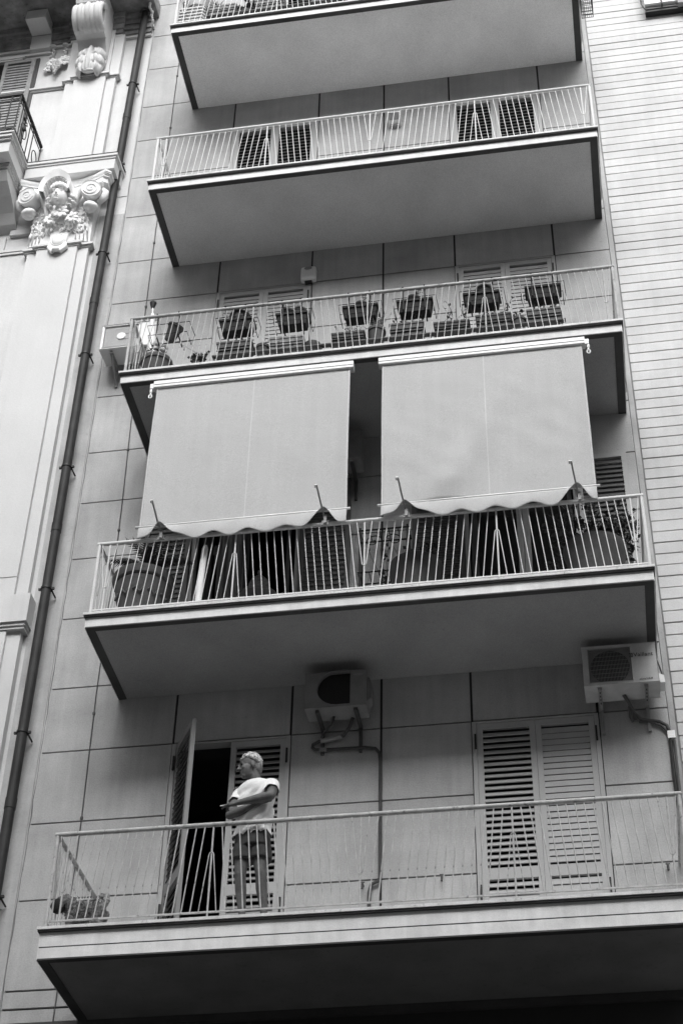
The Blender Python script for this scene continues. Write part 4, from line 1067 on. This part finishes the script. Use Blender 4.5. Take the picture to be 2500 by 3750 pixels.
MB().lathe([(.17,0),(.25,.35),(.29,.58),(.305,.62),(.315,.66),(.315,.70),(.29,.71)], (4.93,-.68,Z1+.03), 32).build('pot', M['pot_mid'], br_, smooth='auto')
random.seed(8)
bs, bt = MB(), MB()
for i in range(46):
    P = [Vector((4.95+random.uniform(-.1,.1),-.68+random.uniform(-.1,.1),Z1+.70))]; d = Vector((random.uniform(-.8,.9), random.uniform(-.6,.6), random.uniform(.5,1.2)))
    for q in range(5):
        d += Vector((random.uniform(-.35,.4), random.uniform(-.3,.3), -.10*q)); P.append(P[-1]+d.normalized()*random.uniform(.09,.15))
    if max(p.x for p in P) < 5.4: bt.tube(P, .004, 4)
    for q in range(26):
        j = random.randint(1, 4); p = P[j].lerp(P[j+1], random.random())+Vector((random.uniform(-.03,.03), random.uniform(-.03,.03), random.uniform(-.03,.03)))
        if p.x < 5.36 and p.y > -1.14: leaf_quad(bs, p, (random.uniform(-1,1), random.uniform(-1,1), random.uniform(-.8,.6)), .02, .06)
stuff(bs.build('foliage', M['leaf'], br_)); stuff(bt.build('stem', M['leaf'], br_))
dk = thing('dark_pot', 'dark wide pot with a pale rim and sparse plant beside the iron shelf', 'potted plant', (3.15,-.62,Z1+.03))
MB().lathe([(.15,0),(.23,.40),(.262,.66),(.272,.70),(.272,.73),(.25,.735)], (3.15,-.62,Z1+.03), 30).build('pot', M['pot_dark'], dk, smooth='auto')
MB().lathe([(.262,.70),(.266,.737),(.245,.738)], (3.15,-.62,Z1+.03), 30).build('pot_rim', M['pot_stone'], dk, smooth='auto')
random.seed(5); stems((3.15,-.62,Z1+.72), 13, .42, (.16,.1), dk, 9, .05)
isf = thing('iron_shelf', 'black wrought iron shelf stand against the wall between the doors', 'shelf', (2.75,-.2,Z1+.03))
b = MB()
for x in (2.52, 3.02):
    for y in (-.28,-.10): b.tube([(x,y,Z1+.03),(x,y,Z1+1.62)], .012, 6)
b.build('shelf_post', M['black'], isf)
for z in (.55, 1.02, 1.58):
    b = MB(); b.tube([(2.50,-.29,Z1+z),(3.04,-.29,Z1+z),(3.04,-.09,Z1+z),(2.50,-.09,Z1+z)], .010, 5, loop=True)
    for q in range(6): b.tube([(2.52+q*.1,-.29,Z1+z),(2.52+q*.1,-.09,Z1+z)], .005, 4)
    b.build('shelf_rack', M['black'], isf)
b = MB()
for cx_, s2 in ((2.66,1),(2.88,-1)):
    b.tube([(cx_+s2*(.10*math.cos(a)*(1-a/9)),-.29,Z1+1.42+.09*math.sin(a)*(1-a/9)) for a in [q*.4 for q in range(20)]], .006, 5)
b.build('shelf_scroll', M['black'], isf)
random.seed(6)
vp = thing('vine', 'thin leafy vine growing up the iron shelf under the right awning', 'plant', (2.95,-.25,Z1+.6)); stems((2.95,-.3,Z1+.56), 9, .85, (.12,.05), vp, 12, .05)
# woven dome on a little round table
st_ = thing('side_table', 'small dark round table in front of the open left doorway', 'table', (1.57,-.72,Z1+.03))
MB().lathe([(.20,.42),(.21,.435),(.20,.45)], (1.57,-.72,Z1+.03), 26).build('table_top', M['pot_dark'], st_, smooth='auto')
for q in range(3):
    a = 2*math.pi*q/3+.4; MB().tube([(1.57+.16*math.cos(a),-.72+.16*math.sin(a),Z1+.03),(1.57+.10*math.cos(a),-.72+.10*math.sin(a),Z1+.455)], .010, 6).build('leg', M['black'], st_)
wd = thing('woven_cover', 'patterned woven dome cover with a knob on the small round table', 'basket', (1.57,-.72,Z1+.485))
MB().lathe([(.128,0),(.128,.02),(.118,.03),(.116,.06),(.108,.14),(.085,.20),(.05,.24),(.015,.255),(.014,.28),(.024,.30),(.02,.325),(.004,.335)], (1.57,-.72,Z1+.483), 26).build('dome', M['weave'], wd, smooth='auto')
MB().tube([(1.57+.122*math.cos(2*math.pi*k/26),-.72+.122*math.sin(2*math.pi*k/26),Z1+.505) for k in range(26)], .010, 6, loop=True).build('dome_rim', M['pot_stone'], wd, smooth=True)
# curtains in the left doorway
def curtain(x0, x1, y, z0, z1, m, label, folds, amp):
    vs, fs = [], []; n = int((x1-x0)*130)+8
    for i in range(n+1):
        u = i/n; x = x0+(x1-x0)*u
        for j in range(7):
            v = j/6; vs.append((x+.012*math.sin(v*4+u*6), y+amp*math.sin(u*folds*2*math.pi+.6*math.sin(v*3)), z0+(z1-z0)*v))
    for i in range(n):
        for j in range(6): a = i*7+j; fs.append((a, a+7, a+8, a+1))
    o = MB().add(vs, fs).build('curtain', m, None, smooth=True); o.modifiers.new('solid','SOLIDIFY').thickness = .002
    return tag(o, label, 'curtain', 'curtains in the left doorway')
curtain(.93, 1.20, .02, Z1+.05, Z1+2.5, M['curtain'], 'grey gathered curtain beside the white strip in the left doorway', 3.5, .022)
rs = thing('rolled_sheet', 'bright white rolled sheet standing upright behind the bars beside the grey curtain', 'roll', (1.06,-1.09,Z1+.03))
MB().tube([(1.055,-1.09,Z1+.03),(1.065,-1.09,Z1+.5),(1.08,-1.085,Z1+.86),(1.082,-1.085,Z1+.90)], [.034,.033,.031,.02], 14).build('roll', M['curtain_w'], rs, smooth='auto')
b = MB()
for q in range(4): b.tube([(1.065+.012*q,-1.085,Z1+.88),(1.055+.018*q,-1.08,Z1+.97-.02*(q%2))], .006, 5)
b.build('frayed_end', M['black'], rs)
curtain(.69, .83, .10, Z1+.05, Z1+2.5, M['room'], 'near black curtain behind the left side of the doorway', 2, .02)
tl = thing('mop', 'thin mop stick standing in the doorway beside the white strip', 'mop', (.865,-.06,Z1+.03)); MB().tube([(.875,-.07,Z1+.03),(.905,-.05,Z1+1.66)], .009, 6).build('mop_stick', M['pot_dark'], tl)
mh = MB()
for q in range(5): mh.tube([(.90-.02+.01*q,-.05,Z1+1.62),(.885+.013*q,-.05,Z1+1.74+.02*(q%2))], .007, 5)
mh.build('mop_head', M['black'], tl)

# ------------------------------------------------------------------ things on the topmost balcony
Z4 = 4*H
random.seed(31)
cs = thing('stacked_crates', 'stack of pale plastic seats in the left corner of the topmost balcony', 'stool stack', (.2,-1.02,Z4+.03))
for q in range(8):
    b = MB(); z = Z4+.06+q*.075
    b.loft([[(.03,-1.14,z),(.36,-1.14,z),(.39,-1.10,z),(.39,-.85,z),(.03,-.85,z)],[(.03,-1.14,z+.03),(.36,-1.14,z+.03),(.39,-1.10,z+.03),(.39,-.85,z+.03),(.03,-.85,z+.03)],[(.05,-1.12,z+.06),(.34,-1.12,z+.06),(.36,-1.09,z+.06),(.36,-.87,z+.06),(.05,-.87,z+.06)]])
    b.build('stool', M['grille'], cs)
tp_ = thing('flower_pot', 'big smooth pot standing on the stacked seats, topmost balcony', 'flower pot', (.24,-.98,Z4+.66))
MB().lathe([(.12,0),(.175,.14),(.19,.24),(.20,.30),(.18,.30)], (.24,-.98,Z4+.66), 28).build('pot', M['grille'], tp_, smooth='auto')
MB().lathe([(.15,-.02),(.16,.03),(.13,.03)], (.24,-.98,Z4+.66), 24).build('drip_tray', M['pot_dark'], tp_, smooth='auto')
rk2 = thing('plant_rack', 'rack under the planters of the topmost balcony', 'rack', (1.4,-1.03,Z4+.03))
for y in (-1.12,-1.0,-.94): MB().box(.42, 2.4, y-.025, y+.025, Z4+.34, Z4+.355).build('rack_slat', M['pot_dark'], rk2)
for x in (.46, 2.35): MB().tube([(x,-1.0,Z4+.03),(x,-1.0,Z4+.34)], .014, 6).build('rack_leg', M['black'], rk2)
def spiky(c, n, l, parent):
    b = MB()
    for i in range(n):
        a = random.uniform(0, 6.28); el = random.uniform(-.2, 1.3); d = Vector((math.cos(a)*math.cos(el), math.sin(a)*math.cos(el)*.6, math.sin(el))); s2 = d.cross(Vector((0,0,1))).normalized()*.011
        p = Vector(c); b.add([p-s2, p+s2, p+d*l*random.uniform(.7,1.1)], [(0,1,2)])
    return stuff(b.build('foliage', M['leaf'], parent))
t = planter(.44, .82, Z4+.357, .25, 'mossy planter with a spiky plant, topmost balcony', 'pot_stone', tray=False, group='planters of the topmost balcony'); spiky((.52,-1.03,Z4+.66), 40, .20, t)
t = thing('small_shrub', 'leafy bush with white blooms between the topmost planters', 'plant', (.95,-1.0,Z4+.36)); MB().lathe([(.05,0),(.08,.12),(.07,.12)], (.95,-1.03,Z4+.357), 16).build('pot', M['pot_dark'], t); stems((.95,-1.03,Z4+.46), 14, .35, (.06,.05), t, 9, .055)
planter(1.08, 1.50, Z4+.357, .25, 'long mottled planter with low plants, topmost balcony, middle', 'pot_stone', tray=False, group='planters of the topmost balcony', plant=(12,.2,8,.05))
planter(1.86, 2.26, Z4+.357, .22, 'rightmost mottled planter of the topmost balcony', 'pot_stone', tray=False, group='planters of the topmost balcony')
t = thing('spiky_plant', 'spiky plant poking out past the left end of the topmost balcony', 'plant', (.0,-.55,Z4+.03)); MB().lathe([(.10,0),(.15,.55),(.13,.55)], (.13,-.5,Z4+.03), 18).build('pot', M['pot_mid'], t); spiky((.10,-.52,Z4+.86), 44, .34, t); MB().tube([(.13,-.5,Z4+.5),(.10,-.52,Z4+.9)], .03, 6).build('stem', M['pot_mid'], t)

# ------------------------------------------------------------------ the man
def remesh(o, vox, smooth_it=3):
    r = o.modifiers.new('remesh', 'REMESH'); r.mode = 'VOXEL'; r.voxel_size = vox; r.use_smooth_shade = True
    sm_ = o.modifiers.new('smooth', 'SMOOTH'); sm_.factor = .5; sm_.iterations = smooth_it
def limb(b, pts, rs, n=12): b.tube(pts, rs, n); [b.ell(p, r*.99, 10, 8) for p, r in zip(pts, rs)]
man = thing('person', 'grey haired man in white t-shirt and dark shorts, arms crossed behind the lowest railing', 'person', (1.74,-1.03,.03))
bd = MB()
ua = R(20); U = Vector((math.cos(ua), -math.sin(ua), 0)); F = Vector((-math.sin(ua), -math.cos(ua), 0))
CT = Vector((1.745,-1.03,0))
def ring(c, hw, hd, n=20, sq=1.):
    return [Vector(c)+U*hw*math.copysign(abs(math.cos(2*math.pi*k/n))**sq, math.cos(2*math.pi*k/n))+F*hd*math.copysign(abs(math.sin(2*math.pi*k/n))**sq, math.sin(2*math.pi*k/n)) for k in range(n)]
bd.loft([ring(CT+Vector((-.01,0,z)), hw, hdp) for z, hw, hdp in ((.76,.10,.08),(.82,.155,.10),(.93,.15,.10),(1.08,.145,.10),(1.25,.165,.11),(1.36,.165,.10),(1.42,.11,.075),(1.45,.06,.06))])
limb(bd, [(1.74,-1.05,1.42),(1.722,-1.07,1.48),(1.705,-1.08,1.53)], [.062,.056,.054])
# head, turned to the left of the picture and tipped a little down
Hf = Vector((-.90,-.42,-.14)).normalized(); Hs = Hf.cross(Vector((0,0,1))).normalized(); Hu = Hs.cross(Hf)
HC = Vector((1.683,-1.085,1.578))
hm = Matrix((Hf, Hs, Hu)).transposed(); hq = hm.to_quaternion()
class _Rot:
    def __init__(s, m): s.m = m
    def to_matrix(s): return s.m
HR = _Rot(hm)
def hp_(f, sd2, u): return HC+Hf*f+Hs*sd2+Hu*u
bd.ell(hp_(-.010,0,.035), (.090,.072,.088), 22, 16, HR); bd.ell(hp_(.028,0,-.035), (.066,.062,.088), 18, 14, HR)
bd.ell(hp_(.062,0,-.098), (.028,.032,.024), 12, 9, HR); bd.ell(hp_(.02,0,-.085), (.055,.052,.038), 14, 10, HR)
bd.ell(hp_(.108,0,-.030), (.020,.013,.020), 10, 8, HR); bd.ell(hp_(.096,0,-.006), (.016,.010,.030), 10, 8, HR); bd.ell(hp_(.086,0,.024), (.012,.045,.012), 12, 8, HR)
for e in (-1,1):
    bd.ell(hp_(.066,e*.036,-.028), (.022,.018,.022), 10, 8, HR); bd.ell(hp_(-.008,e*.076,-.012), (.020,.010,.034), 12, 9, HR); bd.ell(hp_(.10,e*.012,-.035), (.01,.009,.009), 8, 6, HR)
bd.ell(hp_(.087,0,-.066), (.012,.024,.007), 10, 7, HR); bd.ell(hp_(.085,0,-.079), (.011,.021,.008), 10, 7, HR)
SL, SR = Vector((1.905,-1.085,1.385)), Vector((1.585,-.985,1.375))
EL, ER = Vector((1.918,-1.235,1.175)), Vector((1.535,-1.12,1.075))
WL, WR = Vector((1.645,-1.262,1.112)), Vector((1.80,-1.185,1.135))
limb(bd, [SL, SL.lerp(EL,.5)+Vector((.008,0,0)), EL], [.054,.048,.042]); limb(bd, [SR, SR.lerp(ER,.5), ER], [.054,.047,.040])
limb(bd, [EL, EL.lerp(WL,.3), WL], [.042,.043,.026]); limb(bd, [ER, ER.lerp(WR,.3), WR], [.040,.041,.027])
# left hand (holding the cigarette): palm and five fingers
hd_ = (WL-EL).normalized(); hn = Vector((0,-.25,1)).normalized(); hs_ = hd_.cross(hn).normalized()
pc = WL+hd_*.045; bd.ell(pc, (.050,.036,.024), 12, 8, _Rot(Matrix((hd_, hs_, hd_.cross(hs_))).transposed()))
for i, (off_, ln, curl) in enumerate(((-.024,.066,.25),(-.009,.074,.35),(.008,.068,1.0),(.022,.055,1.2))):
    p = WL+hd_*.078+hs_*off_; P = [p-hd_*.03, p]; a = 0
    for q in range(3):
        a += curl*.55; P.append(P[-1]+(hd_*math.cos(a)-hn*math.sin(a))*ln/3)
    limb(bd, P, [.011,.011,.0105,.0095,.008], 8)
limb(bd, [WL+hd_*.02-hs_*.015, WL+hd_*.045-hs_*.035-hn*.012, WL+hd_*.078-hs_*.030-hn*.016], [.013,.011,.009], 8)
# right hand tucked under the left arm
hd2 = (WR-ER).normalized(); bd.ell(WR+hd2*.045, (.045,.03,.022), 12, 8, _Rot(Matrix((hd2, Vector((0,-1,0)), hd2.cross(Vector((0,-1,0))))).transposed()))
for i in range(4):
    p = WR+hd2*.07+Vector((0,-.006,.026-.017*i)); limb(bd, [p, p+hd2*.035, p+hd2*.06+Vector((0,.012,0))], [.0095,.009,.007], 8)
limb(bd, [WR+hd2*.02+Vector((0,-.01,.03)), WR+hd2*.05+Vector((0,-.015,.05))], [.012,.009], 8)
for hx_, kx, ax_ in ((1.655,1.650,1.678),(1.815,1.832,1.868)):
    limb(bd, [(hx_,-1.03,.80),(hx_-.003,-1.05,.66),(kx,-1.065,.515),(kx+.006,-1.035,.39),(ax_-.003,-1.025,.20),(ax_,-1.02,.105)], [.075,.064,.050,.051,.033,.031])
    limb(bd, [(ax_,-1.01,.065),(ax_-.005,-1.08,.058),(ax_-.01,-1.15,.048)], [.036,.033,.024])
body = bd.build('body', M['skin'], man, smooth=True); remesh(body, .0055, 2)
hr = MB()
hr.ell(hp_(-.018,0,.048), (.097,.080,.090), 44, 30, HR, fn=lambda d: (1.02+.07*mnoise.noise(d*5)+.05*mnoise.noise(d*12)+.02*mnoise.noise(d*24)) if d.z > -.12-.55*d.x*(-1 if d.x < 0 else -1.1) or d.x < -.55 else .78)
random.seed(44)
for i in range(230):
    d = Vector((random.gauss(0,1), random.gauss(0,1), random.gauss(0,1))).normalized()
    if d.z < .02+.30*d.x+random.uniform(-.12,.12): continue
    p = hp_(-.016+.097*d.x, .080*d.y, .047+.090*d.z)
    hr.ell(p, (random.uniform(.008,.016), random.uniform(.006,.011), random.uniform(.006,.012)), 7, 5, Euler((random.uniform(0,3),random.uniform(0,3),random.uniform(0,3))))
hr.build('hair', M['hair'], man, smooth=True)
nb = MB(); nb.ell(hp_(-.060,0,-.015), (.055,.066,.065), 16, 12, HR, fn=lambda d: 1+.03*mnoise.noise(d*8)); nb.build('nape_hair', M['hair_dark'], man, smooth=True)
eb = MB()
for e in (-1,1): eb.ell(hp_(.089,e*.031,.020), (.010,.020,.006), 8, 6, HR)
eb.build('eyebrow', M['hair_dark'], man, smooth=True)
ey = MB()
for e in (-1,1): ey.ell(hp_(.083,e*.030,.003), (.009,.013,.006), 8, 6, HR)
ey.build('eye', M['ink'], man, smooth=True)
# t-shirt: torso loft with hem, and two sleeves, folds from noise
shv = MB(); rings = []
prof0 = ((.885,.172,.128),(.93,.170,.126),(1.0,.166,.122),(1.08,.168,.124),(1.16,.172,.128),(1.24,.180,.130),(1.32,.186,.124),(1.385,.180,.112),(1.425,.138,.092),(1.448,.095,.078),(1.458,.074,.070))
nR = 64; prof_ = []
for i in range(len(prof0)-1):
    for q in range(4):
        f = q/4; prof_.append(tuple(a+(b_-a)*f for a, b_ in zip(prof0[i], prof0[i+1])))
prof_.append(prof0[-1])
for z, hw, hdp in prof_:
    c = CT+Vector((-.008+.012*(1.45-z)*0,0,z)); rr = ring(c, hw, hdp, nR, .85)
    out = []
    for k, p in enumerate(rr):
        a = 2*math.pi*k/nR; am = .022 if z < 1.36 else .007
        f = am*mnoise.noise(Vector((p.x*7+z*6, p.y*7, z*4)))+(.017 if z < 1.36 else .004)*math.sin(62*(z*.55-(p.x-1.74)*.9)+5*mnoise.noise(p*6))*(.35+.65*max(0,mnoise.noise(p*5+Vector((3,0,0)))*2.2))+ (.010*math.sin(a*9+z*11)*max(0, (1.08-z)/.2) if z < 1.08 else 0)
        dz = (.018*math.sin(a*3+.6)+.012*math.sin(a*7)) if z < .9 else 0
        d = (p-c).normalized(); out.append(p+d*f+Vector((0,0,dz+(-.012*math.sin(a) if z > 1.44 else 0))))
    rings.append(out)
shv.loft(rings, True, False)
for S, E in ((SL, EL), (SR, ER)):
    d = (E-S).normalized(); q0 = S-d*.02+(Vector((CT.x,CT.y,S.z))-S)*.25; sl = []
    e1 = d.orthogonal().normalized(); e2 = d.cross(e1)
    for f, r in ((-.06,.056),(0,.060),(.06,.062),(.11,.064),(.15,.067)):
        c = (S+d*f) if f > -.05 else q0
        sl.append([c+(e1*math.cos(2*math.pi*k/24)+e2*math.sin(2*math.pi*k/24))*r*(1+.05*math.sin(3*k*.52+f*30)) for k in range(24)])
    shv.loft(sl, True, False)
shirt = shv.build('t_shirt', M['shirt'], man, smooth=True); shirt.modifiers.new('solid','SOLIDIFY').thickness = .004
ss = shirt.modifiers.new('sub','SUBSURF'); ss.levels = 1; ss.render_levels = 1
shb = MB()
shb.loft([ring(CT+Vector((-.01,0,z)), hw, hdp, 30) for z, hw, hdp in ((.93,.158,.112),(.88,.166,.118),(.82,.172,.122),(.775,.174,.122))], True, True)
for hx_, e in ((1.655,-1),(1.815,1)):
    shb.loft([[Vector((hx_-.004*(z<.8)*e,-1.035,z))+Vector((math.cos(2*math.pi*k/24)*r*(1+.05*math.sin(k*1.7+z*9)), math.sin(2*math.pi*k/24)*r*1.08, 0)) for k in range(24)] for z, r in ((.80,.085),(.74,.097),(.70,.099),(.655,.101))], True, True)
so = shb.build('shorts', M['shorts'], man, smooth=True); remesh(so, .007, 5)
for ax_ in (1.678,1.868):
    MB().box(ax_-.042, ax_+.032, -1.19, -.97, .024, .036).build('sandal', M['black'], man, bevel=.005)
cg = MB(); c0 = WL+hd_*.125-hs_*.016; cg.tube([c0-hd_*.02, c0+hd_*.040], .0042, 8)
tag(cg.build('cigarette', M['cig'], None), 'lit cigarette held between the fingers of the man', 'cigarette')

# ------------------------------------------------------------------ the dog
dog = thing('dog', 'small curly dark dog with a pale curled tail at the lowest balcony end', 'dog', (.25,-.95,.03))
db = MB(); yd = -.95
db.loft([[Vector((x,yd,z))+Vector((0,math.cos(2*math.pi*k/18)*w2,math.sin(2*math.pi*k/18)*h2)) for k in range(18)] for x, z, w2, h2 in ((.125,.31,.03,.03),(.14,.305,.075,.085),(.20,.31,.085,.10),(.28,.315,.082,.09),(.35,.315,.075,.078),(.41,.315,.075,.085),(.44,.32,.05,.06))])
limb(db, [(.17,yd-.02,.34),(.12,yd-.03,.39),(.09,yd-.04,.41)], [.075,.066,.06])
db.ell((.065,yd-.05,.385), (.062,.062,.066), 16, 12); db.ell((.015,yd-.07,.35), (.050,.036,.036), 12, 9, Euler((0,-.25,0)))
for e in (-1,1):
    db.ell((.09,yd-.05+e*.066,.365), (.032,.02,.062), 12, 9)
    limb(db, [(.155,yd+e*.045,.27),(.15,yd+e*.047,.17),(.155,yd+e*.047,.06)], [.046,.034,.028]); db.ell((.145,yd+e*.047,.05), (.036,.028,.02), 10, 7)
    limb(db, [(.41,yd+e*.045,.29),(.385,yd+e*.047,.21),(.425,yd+e*.047,.14),(.415,yd+e*.047,.06)], [.062,.050,.034,.028]); db.ell((.405,yd+e*.047,.05), (.036,.028,.02), 10, 7)
dbo = db.build('body', M['fur'], dog, smooth=True); remesh(dbo, .007, 1)
tx = bpy.data.textures.new('curl', 'VORONOI'); tx.noise_scale = .028
dm = dbo.modifiers.new('curls', 'DISPLACE'); dm.texture = tx; dm.strength = -.022; dm.mid_level = .45; dm.texture_coords = 'OBJECT'
fur = MB(); random.seed(12)
for i in range(1500):
    x = random.uniform(.06,.43); a = random.uniform(0, 6.28); q = max(0, min(1, (x-.05)/.42))
    c = Vector((x, yd, .315+(.06 if x < .11 else 0))); rr2 = .098 if .11 < x < .44 else .068
    n_ = Vector((random.uniform(-.3,.3), math.cos(a), math.sin(a))).normalized(); p = c+Vector((0,n_.y*rr2*.88,n_.z*rr2))
    t_ = Vector((random.uniform(-1,1), random.uniform(-1,1), random.uniform(-1,1))).normalized()*.006
    fur.add([p-t_, p+t_, p+n_*.014+t_*.6+Vector((random.uniform(-.012,.012),0,-.006))], [(0,1,2)])
stuff(fur.build('coat', M['fur'], dog))
MB().ell((.04,yd-.075,.345), (.066,.056,.070), 18, 12, fn=lambda d: 1+.06*mnoise.noise(d*6)).build('muzzle', M['fur_dark'], dog, smooth=True)
tlb = MB(); limb(tlb, [(.425,yd,.37),(.445,yd,.415),(.435,yd-.005,.455),(.41,yd-.01,.462),(.40,yd-.012,.44)], [.030,.036,.034,.028,.02])
tlo = tlb.build('tail', M['fur_light'], dog, smooth=True); remesh(tlo, .007, 1)
dm = tlo.modifiers.new('curls', 'DISPLACE'); dm.texture = tx; dm.strength = -.018; dm.mid_level = .45; dm.texture_coords = 'OBJECT'
